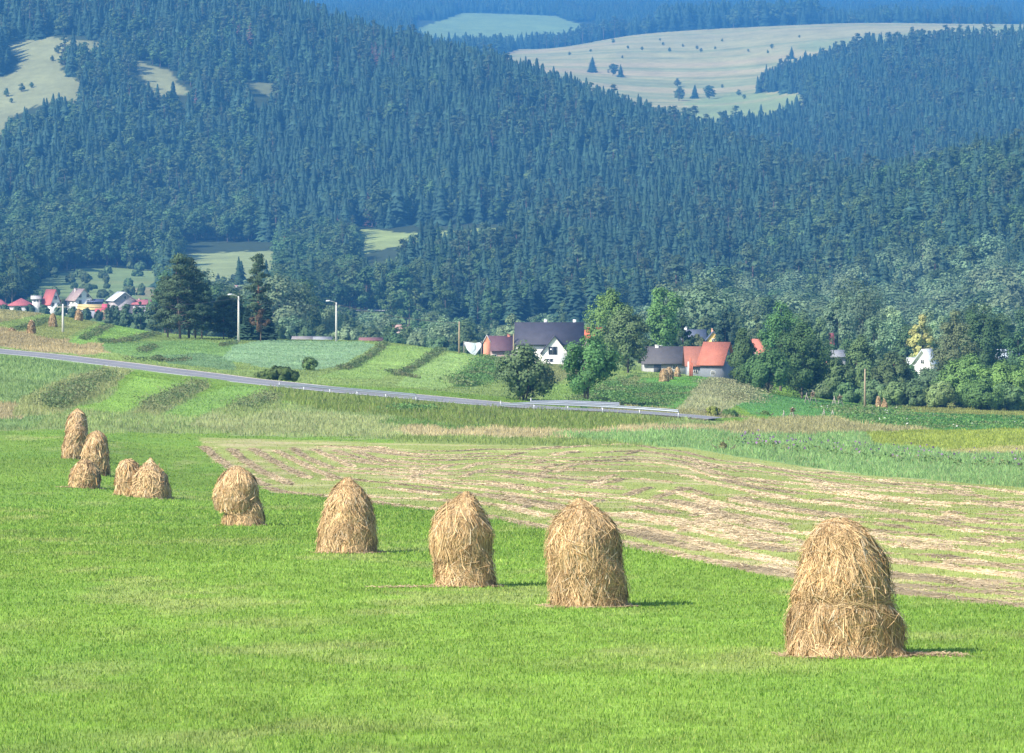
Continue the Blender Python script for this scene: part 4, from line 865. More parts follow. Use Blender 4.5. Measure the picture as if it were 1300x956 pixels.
for k, (u, Y, vt, w) in enumerate([(1110, 800, 402, 60), (1150, 820, 412, 52), (1040, 820, 402, 48), (1195, 860, 400, 50), (1270, 860, 396, 60), (1020, 900, 392, 50), (1130, 950, 388, 60), (1235, 960, 385, 60), (1300, 930, 392, 60), (1160, 700, 452, 54), (1200, 720, 446, 40), (1110, 700, 450, 50), (1140, 880, 400, 60), (1075, 740, 430, 50), (960, 860, 400, 50), (1300, 760, 440, 40), (895, 960, 402, 50), (860, 960, 396, 44), (740, 900, 415, 34), (930, 930, 398, 46), (700, 960, 422, 40), (640, 950, 428, 46), (600, 900, 432, 40), (560, 920, 428, 44), (530, 960, 422, 40), (500, 940, 424, 40), (470, 960, 418, 44), (440, 980, 416, 44), (410, 1000, 412, 44), (380, 980, 410, 44), (360, 960, 405, 36), (590, 1000, 415, 46), (680, 1000, 408, 40), (650, 1050, 400, 44), (350, 900, 408, 34), (1010, 760, 420, 40), (1180, 940, 394, 56)]):
    tree('broad', u, Y, vt, w, 'mid green tree of the loose tree cover around the village', group='trees around the village houses', dense=1.0, z0=.02, col=(C_WIL, (.08, .13, .05), (.095, .15, .065))[k % 3])
for k, (u, Y, vt, w) in enumerate([(1045, 620, 482, 42), (1078, 610, 486, 40), (1110, 605, 482, 44), (1135, 600, 486, 40), (1162, 600, 484, 46), (1195, 596, 482, 44), (1060, 640, 470, 44), (1120, 640, 468, 46), (1150, 640, 462, 44), (1280, 580, 486, 46)]):
    tree('bush', u, Y, vt, w, 'low olive bush at the foot of the willows along the field edge', 'bush', 'bushes at the foot of the willows', z0=.0, col=((.11, .17, .07), (.13, .20, .075))[k % 2], multi=2)
for k, (u, Y, vt, w) in enumerate([(38, 1230, 386, 14), (56, 1230, 387, 16), (78, 1220, 386, 18), (92, 1220, 389, 14), (110, 1200, 391, 14), (143, 1220, 388, 16), (5, 1220, 387, 16), (22, 1220, 388, 14), (125, 1200, 393, 12)]):
    tree('bush', u, Y, vt, w, 'grey green garden bush in front of the far left houses', 'bush', 'garden bushes of the far left houses', z0=.0, col=(.09, .14, .07), multi=2)
for u, vb, vt, w, lab, c in [(393, 470, 453, 24, 'lone round bush at the lower edge of the blue green crop field', (.09, .15, .045)), (355, 486, 465, 50, 'wide low bush growing beside the road at its bend', (.08, .14, .04)), (335, 482, 470, 30, 'flat bush left of the wide one beside the road', (.09, .15, .045)),
                             (200, 458, 450, 18, 'tiny bush at the foot of the pines slope', (.08, .12, .04)), (430, 421, 419, 14, 'small bush at the foot of the lamp pole on the ridge', (.07, .12, .04)),
                             (75, 393, 380, 34, 'dark scrubby bush above the row of far haystacks', (.10, .13, .06)), (92, 390, 384, 20, 'small bush beside the yellow shed', (.08, .12, .05)), (46, 388, 374, 22, 'dark green bush in front of the A frame house', (.05, .09, .04)),
                             (918, 571, 560, 9, 'dry tuft of weeds at the corner of the mown field', (.20, .20, .09)), (905, 528, 515, 22, 'yellowish bush near the far end of the road', (.17, .22, .05)), (925, 528, 520, 26, 'low green bush next to the yellowish one near the road end', (.10, .18, .05)), (971, 527, 521, 14, 'low green bush beside the drying racks', (.10, .18, .05))]:
    ymin = 600 if vb < 430 else (250 if vb > 560 else 420)
    tree('bush', u, ymin, vt, w, lab, 'bush', vbase=vb, z0=.0, dense=.8, col=c, multi=3)
for k, (u, Y, vt, w) in enumerate([(160, 1000, 385, 20), (178, 1020, 382, 22), (196, 960, 384, 26), (148, 1050, 388, 18), (210, 1080, 378, 26), (270, 1000, 372, 26), (290, 1050, 378, 22), (138, 1030, 386, 14)]):
    tree('broad', u, Y, vt, w, 'grey green tree beside the far left houses', group='trees beside the far left houses', z0=.0, col=(.075, .12, .06))
for k in range(34):
    u = 212 + 146 * rng.random(); Y = 1250 + 420 * rng.random(); vt = 352 + 26 * rng.random() + (Y < 1400) * 8
    if 285 < u < 325 and Y < 1450: Y = 1500
    tree('broad', u, Y, vt, 20 + 14 * rng.random(), 'bluish green tree in the loose grove behind the ridge pines', group='trees of the grove behind the ridge pines', z0=.0, col=((.09, .14, .07), (.12, .18, .09), (.075, .12, .065))[k % 3])
for k in range(46):
    u = 38 + 172 * rng.random(); Y = 1480 + 620 * rng.random(); p = at(u, Y); vv = project(*p)[1]
    tree('bush', u, Y, vv - 5 - 9 * rng.random(), 9 + 12 * rng.random(), 'small bush on the terraced slope behind the far left houses', 'bush', 'bushes on the slope behind the far left houses', z0=.0, col=((.09, .14, .06), (.12, .18, .08))[k % 2])
for k, (u, vt, w, Y) in enumerate([(277, 346, 22, 1700), (298, 350, 20, 1720)]):
    tree('spruce' if k == 0 else 'broad', u, Y, vt, w, ('pointed spruce', 'rounded tree')[k] + ' in front of the pale clearing behind the village', 'spruce' if k == 0 else 'tree', col=(.05, .09, .05))

# overgrown banks between the field strips
def scrub(name, label, lines, h, w, col, dens=7, size=.38, ymin=280, cat='scrub', flower=None, var=.5):
    acc = Acc()
    for pts in lines:
        W3 = np.array([place(u, v, ymin)[:2] for u, v in pts]); seg = np.linalg.norm(np.diff(W3, axis=0), axis=1); L = np.concatenate([[0], np.cumsum(seg)])
        nq = int(L[-1] * dens * w); t = rng.random(nq) * L[-1]; c = np.stack([np.interp(t, L, W3[:, i]) for i in range(2)], 1); c = c + rng.normal(0, w / 2.4, (nq, 2))
        keep = road_dist(c[:, 0], c[:, 1]) > 5.5; c = c[keep]; nq = len(c)
        lump = fbm(c[:, 0] / 1.8, c[:, 1] / 1.8, 2); z = ground_z(c[:, 0], c[:, 1]) + rng.random(nq) ** .7 * h * (.3 + 1.2 * lump)
        nn = unit(nq); nn[:, 2] = np.abs(nn[:, 2]) + .3; nn /= np.linalg.norm(nn, axis=1)[:, None]
        C = np.array(col)[None] * ((1 - var / 2 + var * lump) * (.65 + .7 * rng.random(nq)))[:, None]
        dry = fbm(c[:, 0] / 4 + 40, c[:, 1] / 4, 2) > .56; C[dry] = C[dry] * .6 + np.array((.22, .19, .10)) * .5
        if flower is not None: f = rng.random(nq) < flower; C[f] = (.7, .7, .62)
        leafquads(acc, np.column_stack([c, z]), nn, np.full(nq, size), C, .55)
    return link(name, acc.mesh(name, M_leaf), kind='stuff', label=label, category=cat)
scrub('bank_scrub', 'dark weedy scrub on the banks between the narrow fields', [
    [(55, 520), (80, 512), (105, 500)], [(60, 512), (90, 497), (140, 478)], [(185, 522), (215, 510), (240, 498), (256, 490)], [(300, 522), (325, 515), (345, 505)],
    [(70, 520), (85, 510), (110, 495)]], 1.0, 1.7, (.14, .20, .08), 26, .22, 290)
scrub('hedge_scrub', 'low hedge growth along the far field edges', [
    [(440, 470), (462, 458), (478, 448), (490, 438)], [(430, 470), (455, 463)], [(505, 478), (525, 468), (545, 456), (562, 446)], [(105, 432), (122, 424), (140, 415)], [(20, 420), (45, 414), (62, 407)], [(125, 436), (165, 434), (200, 425)],
    [(180, 448), (196, 441)], [(280, 440), (300, 437)], [(160, 458), (190, 459), (225, 459), (240, 457)], [(490, 473), (530, 481)]], .6, .9, (.14, .20, .08), 34, .26, 440)
scrub('field_bank', 'leafy dark green bank between the two light green fields', [[(582, 488), (600, 480), (615, 470), (630, 458)], [(590, 490), (612, 480), (628, 468)], [(740, 516), (765, 500), (790, 486)], [(750, 518), (775, 502), (795, 490)], [(500, 532), (520, 528), (540, 520)]], .7, 2.6, (.12, .21, .06), 26, .3, 410)
scrub('shrubby_mound', 'weedy slope below the red roofed barn', [[(930, 505), (950, 498), (958, 490)], [(940, 512), (958, 502)], [(900, 490), (940, 488)]], .6, 3, (.27, .30, .15), 10, .26, 440)
scrub('potato_plants', 'leafy potato plants in the dark green field at the right', [[(1080, 532), (1140, 540), (1230, 544), (1340, 541)], [(1090, 529), (1140, 534), (1240, 540), (1340, 538)], [(1110, 526), (1180, 530), (1340, 534)], [(1070, 526), (1120, 521)], [(1075, 524), (1125, 518)]], .45, 5, (.13, .27, .07), 12, .3, 400, 'potato plants', .012, .3)
scrub('bean_rows', 'rows of low vegetable plants in front of the barn', [[(780, 515), (800, 500), (815, 488)], [(795, 516), (815, 500), (830, 488)], [(812, 516), (830, 502), (845, 490)], [(828, 518), (848, 503), (860, 492)], [(842, 515), (870, 500)], [(855, 496), (885, 494)]], .3, 1.4, (.12, .25, .075), 16, .25, 440, 'vegetables', None, .3)
scrub('clover_flowers', 'purple and green flowering weeds in the tall strip', [[(945, 568), (1000, 572), (1060, 578), (1140, 585), (1240, 592), (1330, 597)]], .7, 7, (.16, .28, .08), 3, .3, 250, 'weeds')
def flowers():
    acc = Acc(); n = 130; u = 940 + rng.random(n) ** 1.3 * 380; v = 565 + (u - 940) * .07 + rng.normal(0, 4, n)
    c = np.array([place(a, b, 250) for a, b in zip(u, v)]); c[:, 2] += .55 + .3 * rng.random(n); nn = unit(n); nn[:, 1] = -np.abs(nn[:, 1]) - .5; nn /= np.linalg.norm(nn, axis=1)[:, None]
    leafquads(acc, c, nn, np.full(n, .22), np.broadcast_to((.40, .22, .42), (n, 3)) * (.6 + .6 * rng.random((n, 1))), .8)
    link('purple_flowers', acc.mesh('purple_flowers', M_leaf), kind='stuff', label='purple thistle heads sprinkled over the tall green strip', category='flowers')
flowers()
# ------------------------------------------------------------------ road, guardrails
def ribbon(name, off0, off1, dz, material, col, **kw):
    P = road; tan = np.gradient(P[:, :2], axis=0); tan /= np.linalg.norm(tan, axis=1)[:, None]; nr = np.stack([-tan[:, 1], tan[:, 0]], 1); V = []
    for o in (off0, (off0 + off1) / 2, off1):
        V.append(np.column_stack([P[:, :2] + nr * o, P[:, 2] + o * tilt_at(P[:, 0]) + dz]))
    V = np.stack(V, 1); n = len(P); idx = np.arange(n * 3).reshape(n, 3); Q = np.stack([idx[:-1, :-1], idx[1:, :-1], idx[1:, 1:], idx[:-1, 1:]], -1).reshape(-1, 4)
    o = link(name, mk(name, V.reshape(-1, 3), [Q[:, ::-1]], np.broadcast_to(col, (n * 3, 3)), [material]), **kw); return o
ribbon('road_shoulder', -3.2, 3.1, .06, M_ground, (.36, .30, .20), kind='structure')
ribbon('road', -2.4, 2.4, .10, M_asphalt, (.23, .23, .245), kind='structure')
ribbon('road_edge_line', -2.3, -2.1, .125, M_paint, (.75, .75, .72), kind='structure')
ribbon('road_edge_line', 2.1, 2.3, .125, M_paint, (.75, .75, .72), kind='structure')
ribbon('road_centre_line', -.07, .07, .125, M_paint, (.55, .55, .52), kind='structure')
def guardrail(u0, u1, off, label):
    X0 = at(u0, 445)[0]; X1 = at(u1, 425)[0]; L = []; x = X0
    P = road; tan = np.gradient(P[:, :2], axis=0); tan /= np.linalg.norm(tan, axis=1)[:, None]; nr = np.stack([-tan[:, 1], tan[:, 0]], 1)
    Q = np.column_stack([P[:, :2] + nr * off, P[:, 2] + off * tilt_at(P[:, 0])]); k = (Q[:, 0] >= X0) & (Q[:, 0] <= X1); Q = Q[k]
    seg = np.linalg.norm(np.diff(Q, axis=0), axis=1); Ls = np.concatenate([[0], np.cumsum(seg)]); m = int(Ls[-1] / 2) + 1
    ts = np.linspace(0, Ls[-1], m); C = np.stack([np.interp(ts, Ls, Q[:, i]) for i in range(3)], 1); C[:, 2] += .08
    base = C[0].copy(); root = empty('guardrail', base, label, 'guardrail', 'guardrails along the road'); C = C - base
    prof = [(-.04, .48), (-.10, .53), (-.04, .60), (-.04, .66), (-.10, .73), (-.04, .78)]; n = len(C)
    tg = np.gradient(C[:, :2], axis=0); tg /= np.linalg.norm(tg, axis=1)[:, None]; nn = np.stack([-tg[:, 1], tg[:, 0]], 1)
    V = np.stack([np.column_stack([C[:, :2] + nn * a, C[:, 2] + b - .35 * (np.arange(n) < 2) * (1 - np.arange(n) / 2)]) for a, b in prof] + [np.column_stack([C[:, :2] + nn * (a + .02), C[:, 2] + b - .35 * (np.arange(n) < 2) * (1 - np.arange(n) / 2)]) for a, b in prof[::-1]], 1)
    w = V.shape[1]; idx = np.arange(n * w).reshape(n, w); Qd = np.stack([idx[:-1], idx[1:], np.roll(idx[1:], -1, 1), np.roll(idx[:-1], -1, 1)], -1).reshape(-1, 4)
    a = Acc(); a.add(V.reshape(-1, 3), Qd, C=(.24, .27, .32)); link('rail_beam', a.mesh('rail_beam', M_metal), root)
    pm = Acc().box(-.05, .05, 0, .1, -.5, .72, (.5, .52, .55)).mesh('post', M_metal)
    for i in range(0, n, 2): link('post', pm, root, loc=tuple(C[i]))
guardrail(350, 528, -3.4, 'near guardrail on the left stretch of the road, ending before the gap')
guardrail(636, 858, -3.4, 'long near guardrail on the right stretch of the road, starting by the dark bush')
guardrail(672, 790, 2.9, 'far side guardrail of the right stretch, seen just above the near one')
# far valley road behind the houses
def far_road():
    us = np.arange(425, 730, 4.0); P = np.array([at(u, 1600) for u in us]); P[:, 2] = gs(P[:, 2][:, None], 4, 0)[:, 0] + .4
    a = Acc(); n = len(P); V = np.stack([P + (0, -4, 0), P + (0, 4, .5)], 1).reshape(-1, 3); idx = np.arange(2 * n).reshape(n, 2)
    Q = np.stack([idx[:-1, 0], idx[1:, 0], idx[1:, 1], idx[:-1, 1]], -1); a.add(V, Q, C=(.5, .5, .48)); link('valley_road', a.mesh('valley_road', M_asphalt), kind='structure')
far_road()

# ------------------------------------------------------------------ poles
def pole(u, vb, vt, label, lamp=0, wood=False, ymin=450, cross=False, Y=None):
    p = place(u, vb, ymin) if Y is None else at(u, Y); H = float(tanel(vt)) * p[1] - p[2]
    root = empty('street_lamp' if lamp else 'utility_pole', p, label, 'street lamp' if lamp else 'utility pole')
    c = (.38, .30, .20) if wood else (.62, .60, .56); rr = .13 if wood else .16
    a = Acc().tube([(0, 0, -.5), (0, 0, H * .6), (0, 0, H)], [rr * 1.3, rr, rr * .7], 8, c); link('pole', a.mesh('pole', M_wood if wood else M_paint), root)
    if lamp:
        b = Acc().tube([(0, 0, H - .3), (.3 * lamp, -.1, H + .1), (1.0 * lamp, -.3, H + .25)], .05, 6, (.5, .5, .5)); link('lamp_arm', b.mesh('lamp_arm', M_metal), root)
        b = Acc(); b.tube([(.85 * lamp, -.25, H + .24), (1.1 * lamp, -.33, H + .27), (1.5 * lamp, -.45, H + .24), (1.65 * lamp, -.5, H + .22)], [.06, .13, .13, .05], 8, (.7, .7, .7)); link('lamp_head', b.mesh('lamp_head', M_paint), root)
    if cross:
        b = Acc().box(-.9, .9, -.06, .06, H - .5, H - .38, (.4, .38, .35)); link('crossarm', b.mesh('crossarm', M_wood), root)
        for x in (-.8, 0, .8):
            b = Acc().tube([(x, 0, H - .38), (x, 0, H - .18)], [.05, .07], 6, (.6, .6, .58)); link('insulator', b.mesh('insulator', M_paint), root)
    return np.array((p[0], p[1], p[2] + H - .25))
tp = [pole(80, 436, 386, 'pale concrete pole beside the far left haystacks', 0, Y=600, cross=True),
      pole(303, 432, 376, 'pale concrete lamp pole by the pines, its lamp pointing left', -1, Y=630),
      pole(427, 432, 384, 'pale concrete lamp pole on the ridge above the crop field', -1, Y=655),
      pole(583, 448, 408, 'light wooden pole on the ridge left of the village', 0, True, Y=640)]
pw = pole(1098, 509, 468, 'thin grey wooden pole in front of the olive trees', 0, True, Y=560)
ph = pole(652, 480, 424, 'wooden pole hidden behind the dark bush', 0, True, Y=760)
def wire(a, b, k):
    t = np.linspace(0, 1, 24)[:, None]; P = a * (1 - t) + b * t; P[:, 2] -= (4 * t * (1 - t))[:, 0] * np.linalg.norm(b - a) * .022; m = P[0].copy()
    w = Acc().tube(P - m, .035, 4, (.10, .10, .11)); o = link('overhead_wire', w.mesh('overhead_wire', M_metal), loc=tuple(m), label='overhead wire sagging ' + k, category='wire', group='overhead wires')
wire(tp[1], tp[2], 'between the two lamp poles on the ridge'); wire(tp[2], tp[3], 'from the right ridge lamp to the light wooden pole'); wire(tp[0], tp[1], 'from the far left pole to the lamp by the pines')

# ------------------------------------------------------------------ hay drying racks
def rack(u, vb, h, label, kind=0, Y=None):
    p = place(u, vb, 400) if Y is None else at(u, Y)
    h = h * p[1] / F; root = empty('drying_rack', p, label, 'drying rack', 'wooden hay drying racks on the small field'); c = (.42, .38, .32)
    for k in range(3):
        t = k * 2.1 + u; a = Acc().tube([(math.cos(t) * h * .36, math.sin(t) * h * .36, -.05), (math.cos(t) * -.05, math.sin(t) * -.05, h * (1 + .06 * k))], [.05, .035], 5, c); link('leg', a.mesh('leg', M_wood), root)
    for k in range(2):
        t = k * 2.1 + u; t2 = t + 2.1; q = .4 + .2 * k; r = h * .36 * (1 - q)
        a = Acc().tube([(math.cos(t) * r * 1.25, math.sin(t) * r * 1.25, h * q), (math.cos(t2) * r * 1.25, math.sin(t2) * r * 1.25, h * q + .05)], .03, 5, c); link('crossbar', a.mesh('crossbar', M_wood), root)
    if kind:
        a = Acc(); litter(a, 120, 0, 0, h * .18, h * .18, .09, .8, .1); V = a.V[-1]; V[:, 2] += h * (.6 + .35 * rng.random(len(V) // 4).repeat(4)); link('hay_wisp', a.mesh('hay_wisp', M_hay), root)
rack(1006, 531, 13, 'dark drying rack closest to the dry grass strip', 1)
rack(995, 531, 9, 'short drying rack left of the dark one')
rack(1032, 513, 16, 'tall thin drying rack with a clump of hay on top', 1)
rack(1024, 512, 12, 'thin bare drying rack just left of the one with hay on top')
rack(1066, 517, 15, 'pale crooked drying rack with long slanting bars', 1)
rack(1059, 516, 12, 'low drying rack leaning against the pale crooked one')
rack(1046, 529, 9, 'small pale drying rack at the edge of the tall dry grass')
rack(1057, 529, 8, 'tiny pale drying rack at the right of the small one')

# ------------------------------------------------------------------ houses
def wallbox(w, d, h, rh, gable='x', col=(.8, .8, .8)):
    a = Acc(); x, y = w / 2, d / 2; a.box(-x, x, -y, y, -1.5, h, col)
    if gable == 'x':   # ridge along x, gables at +-x
        for s in (-1, 1): a.add([(s * (x - .01), -y, h), (s * (x - .01), y, h), (s * (x - .01), 0, h + rh)], T=[(0, 1, 2)], C=col)
        a.add([(-x + .01, -y, h), (x - .01, -y, h), (x - .01, 0, h + rh - .03), (-x + .01, 0, h + rh - .03), (x - .01, y, h), (-x + .01, y, h)], [(0, 1, 2, 3), (3, 2, 4, 5)], C=col)
    elif gable == 'y':
        for s in (-1, 1): a.add([(-x, s * (y - .01), h), (x, s * (y - .01), h), (0, s * (y - .01), h + rh)], T=[(0, 1, 2)], C=col)
    return a
def roofmesh(w, d, h, rh, gable='x', col=(.3, .1, .08), over=.5, th=.18, half=0):
    a = Acc(); x, y = w / 2 + over, d / 2 + over
    if gable == 'hip':
        r = max(0, (w - d) / 2); z0 = h - .1; V = [(-x, -y, z0), (x, -y, z0), (x, y, z0), (-x, y, z0), (-r, 0, h + rh), (r, 0, h + rh), (-x, -y, z0 - th), (x, -y, z0 - th), (x, y, z0 - th), (-x, y, z0 - th)]
        a.add(V, [(0, 1, 5, 4), (2, 3, 4, 5), (6, 7, 1, 0), (7, 8, 2, 1), (8, 9, 3, 2), (9, 6, 0, 3), (9, 8, 7, 6)], [(1, 2, 5), (3, 0, 4)], C=col); return a
    if gable == 'y': x, y = y, x
    hw = (d if gable == 'x' else w) / 2; z0 = h - rh * over / hw
    V = []
    for s in (-1, 1):
        V += [(s * x, -y, z0), (s * x, 0, h + rh), (s * x, y, z0), (s * x, -y, z0 + th), (s * x, 0, h + rh + th), (s * x, y, z0 + th)]
    Q = [(3, 9, 10, 4), (4, 10, 11, 5), (0, 1, 7, 6), (1, 2, 8, 7), (0, 3, 4, 1), (1, 4, 5, 2), (6, 7, 10, 9), (7, 8, 11, 10), (0, 6, 9, 3), (2, 5, 11, 8)]
    V = np.array(V)
    if gable == 'y': V = np.stack([V[:, 1], V[:, 0], V[:, 2]], 1); Q = [q[::-1] for q in Q]
    a.add(V, Q, C=col); return a
def window(parent, x, y, z, w, h, face=-1, side='y', frame=(.75, .75, .72), label=None):
    f = Acc(); t = .07
    def bx(a0, a1, b0, b1, d0, d1, c):
        lo, hi = sorted((y + face * d0, y + face * d1)) if side == 'y' else sorted((x + face * d0, x + face * d1))
        if side == 'y': f_.box(x + a0, x + a1, lo, hi, z + b0, z + b1, c)
        else: f_.box(lo, hi, y + a0, y + a1, z + b0, z + b1, c)
    f_ = f
    for q in ((-w / 2 - t, w / 2 + t, -t, 0), (-w / 2 - t, w / 2 + t, h, h + t), (-w / 2 - t, -w / 2, 0, h), (w / 2, w / 2 + t, 0, h), (-.03, .03, 0, h)): bx(*q, -.05, .08, frame)
    o = link('window', f.mesh('window', M_paint), parent)
    f_ = Acc(); bx(-w / 2, w / 2, 0, h, -.04, .03, (.05, .06, .08)); link('pane', f_.mesh('pane', M_glass), o)
def house(u, Y, w, d, h, rh, rot, wall, roof, label, gable='x', wins=(), chim=None, door=None, name='house', cat='house', dz=0, over=.5, roofmat=None, group=None):
    p = at(u, Y); p[2] += dz; root = empty(name, p, label, cat, group, rz=R(rot))
    link('wall', wallbox(w, d, h, rh, gable, wall).mesh('wall', M_paint), root)
    rf = link('roof', roofmesh(w, d, h, rh, gable, roof, over).mesh('roof', roofmat or M_roof), root)
    for c in (chim or []):
        cx, cy2, ch, cc = c; b = Acc().box(cx - .3, cx + .3, cy2 - .3, cy2 + .3, h + rh * .4, h + rh + ch, cc).box(cx - .36, cx + .36, cy2 - .36, cy2 + .36, h + rh + ch, h + rh + ch + .12, cc); link('chimney', b.mesh('chimney', M_paint), rf)
    for (sd, a, z, ww, hh) in wins:
        if sd == 'f': window(root, a, -d / 2, z, ww, hh, -1, 'y')
        elif sd == 'l': window(root, -w / 2, a, z, ww, hh, -1, 'x')
        elif sd == 'r': window(root, w / 2, a, z, ww, hh, 1, 'x')
    if door:
        x, ww, hh, c = door; b = Acc().box(x - ww / 2, x + ww / 2, -d / 2 - .06, -d / 2 + .04, 0, hh, c); link('door', b.mesh('door', M_wood), root)
    return root
WHT = (.80, .79, .75); RED = (.48, .10, .06)
def zof(u, Y, v): p = at(u, Y); return float(tanel(v)) * Y - p[2]
# modern white house: main body and a front gable wing
def modern():
    Y = 760; p = at(708, Y); p[2] = float(tanel(468)) * Y; m = Y / F; root = empty('house', p, 'modern white house with a wide dark grey roof and a white front gable', 'house')
    top = float(tanel(411)) * Y - p[2]; eave = float(tanel(436)) * Y - p[2]; x0, x1 = -55 * m, 34 * m
    a = Acc(); a.box(x0 + .4, x1 - .4, .3, 7.7, -1, eave, WHT)
    for s in (x0 + .42, x1 - .42): a.add([(s, .3, eave), (s, 7.7, eave), (s, 4, top - .1)], T=[(0, 1, 2)], C=WHT)
    link('wall', a.mesh('wall', M_paint), root)
    r = Acc(); e = eave - .35; V = []
    for s in (x0, x1): V += [(s, -.3, e), (s, 4, top), (s, 8.3, e), (s, -.3, e + .2), (s, 4, top + .2), (s, 8.3, e + .2)]
    r.add(V, [(3, 9, 10, 4), (4, 10, 11, 5), (0, 1, 7, 6), (1, 2, 8, 7), (0, 3, 4, 1), (1, 4, 5, 2), (6, 7, 10, 9), (7, 8, 11, 10), (0, 6, 9, 3), (2, 5, 11, 8)], C=(.062, .062, .085))
    rf = link('roof', r.mesh('roof', M_roof), root)
    for cx in (-2.2, 3.2):
        b = Acc().box(cx - .3, cx + .3, 4.2, 4.8, top - .5, top + .7, (.75, .75, .75)); link('chimney', b.mesh('chimney', M_paint), rf)
    # gable wing
    gx = -4 * m; hw = 16 * m; ga = float(tanel(427)) * Y - p[2]; ge = float(tanel(447)) * Y - p[2]
    a = Acc(); a.box(gx - hw, gx + hw, -2.4, .4, -1, ge, WHT); a.add([(gx - hw, -2.4, ge), (gx + hw, -2.4, ge), (gx, -2.4, ga), (gx - hw, .4, ge), (gx + hw, .4, ge), (gx, .4, ga)], T=[(0, 1, 2), (3, 5, 4)], C=WHT); link('gable_wall', a.mesh('gable_wall', M_paint), root)
    r = Acc()
    for s in (-1, 1):
        r.add([(gx + s * (hw + .35), -2.8, ge - .35), (gx, -2.8, ga + .06), (gx, 3.5, ga + .06), (gx + s * (hw + .35), 3.5, ge - .35), (gx + s * (hw + .35), -2.8, ge - .17), (gx, -2.8, ga + .26), (gx, 3.5, ga + .26), (gx + s * (hw + .35), 3.5, ge - .17)],
              [(4, 5, 6, 7), (0, 3, 2, 1), (0, 1, 5, 4), (3, 7, 6, 2), (0, 4, 7, 3)], C=(.062, .062, .085))
    link('gable_roof', r.mesh('gable_roof', M_roof), root)
    window(root, gx - .35, -2.4, ge - .35, 1.5, 1.35, -1, 'y', frame=(.25, .26, .3)); window(root, gx - .9, -2.4, .6, 1.2, 1.3, -1, 'y'); window(root, x0 + 1.6, .3, 1.0, 1.2, 1.4, -1, 'y')
    b = Acc().box(gx - hw - .5, gx + hw + 2.0, -3.4, -2.5, 0, 1.3, (.72, .70, .66)); link('terrace_wall', b.mesh('terrace_wall', M_paint), root)
    # solar panels on the left of the roof
modern()
house(637, 860, 5, 6, zof(637, 860, 443), 2.6, 8, (.35, .25, .22), (.13, .07, .085), 'dark red roofed house just left of the modern white one', chim=[(1.5, 0, .4, (.5, .2, .15))], wins=[('f', -2, 1, 1, 1.2), ('f', 2, 1, 1, 1.2)])
house(618, 820, 1.4, 3, zof(618, 820, 434), 1.3, 0, (.72, .30, .18), (.6, .6, .58), 'narrow orange brick gable beside the white polytunnel', gable='y', name='brick_gable', cat='outbuilding', over=.15)
def tarp():
    p = at(599, 700); z = float(tanel(450)) * 700; h = 17 * 700 / F; m = 700 / F; a = Acc()
    us = [-10, -6, -1, 4, 10, 12]; tops = [16, 15.5, 15, 14.5, 15.5, 13]; bots = [12, 6, 1, -1, 7, 10]
    V = [];
    for i in range(6): V += [(us[i] * m, .3 * math.sin(i * 2), bots[i] * m), (us[i] * m, .4 * math.cos(i * 2), (bots[i] + tops[i]) / 2 * m), (us[i] * m, 0, tops[i] * m)]
    n = len(V); V2 = V + [(x, y + .06, z_) for x, y, z_ in V]; Q = []
    for i in range(5):
        for k in range(2): b = i * 3 + k; Q += [(b, b + 3, b + 4, b + 1), (b + n, b + 1 + n, b + 4 + n, b + 3 + n)]
    rt = empty('tarpaulin', (p[0], 700, z), 'white sheet hung out behind the ridge, drooping to a point', 'tarpaulin')
    a.add(V2, Q, C=(.72, .76, .82)); link('sheet', a.mesh('sheet', M_paint), rt)
    b = Acc().tube([(-10 * m, .03, -10 * m), (-10 * m, .03, 17 * m)], .05, 5, (.4, .35, .3)).tube([(12 * m, .03, -10 * m), (12 * m, .03, 17 * m)], .05, 5, (.4, .35, .3)).tube([(-10 * m, .03, 16 * m), (12 * m, .03, 15 * m)], .03, 5, (.4, .35, .3)); link('line_posts', b.mesh('line_posts', M_wood), rt)
tarp()
house(750, 900, 6, 6, zof(750, 900, 428), 2.0, 0, (.6, .5, .45), (.62, .15, .07), 'orange roofed house peeping out right of the dark grey roof')
# grey barn
Yb = 690
house(846, Yb, 8.0, 6, zof(846, Yb, 459), 18 * Yb / F, 3, (.40, .40, .38), (.10, .095, .10), 'old grey barn with a mottled dark roof and patchy plaster', name='barn', cat='barn', chim=[(-1.6, 0, .3, WHT), (-1.0, .4, .2, WHT)], door=(-1.8, 1.2, 1.7, (.09, .1, .12)), wins=[('f', 1.2, .7, .7, .7)])
Yr = 680; m = Yr / F
house(889, Yr, 4.6, 5, zof(889, Yr, 461), 20 * m, 2, (.22, .25, .28), (.32, .13, .09), 'low barn with a rusty red roof and dark grey wall', name='barn', cat='barn', door=(1.0, 1.0, 1.6, (.35, .38, .4)), wins=[('f', -1, .7, .6, .5)])
house(910, Yr - 3.4, 3.8, 5.4, zof(910, Yr, 460), 24 * m, -24, (.20, .22, .25), (.44, .155, .10), 'taller barn wing with a steep bright red roof', name='barn_wing', cat='barn', chim=[(-1.2, .3, -.1, (.6, .3, .18))], wins=[('f', .4, .7, .6, .6)])
b = empty('board_fence', place(875, 478, 440), 'tilted red and white boards between the grey barn and the red barn', 'board fence'); m2 = 650 / F
for x0, x1, hgt, c in ((-.25, .0, 2.4, (.75, .72, .7)), (.02, .35, 3.0, (.55, .17, .10)), (.37, .6, 2.2, (.5, .15, .09))):
    link('board', Acc().box(x0, x1, -.04, .04, -.3, hgt, c).mesh('board', M_wood), b)
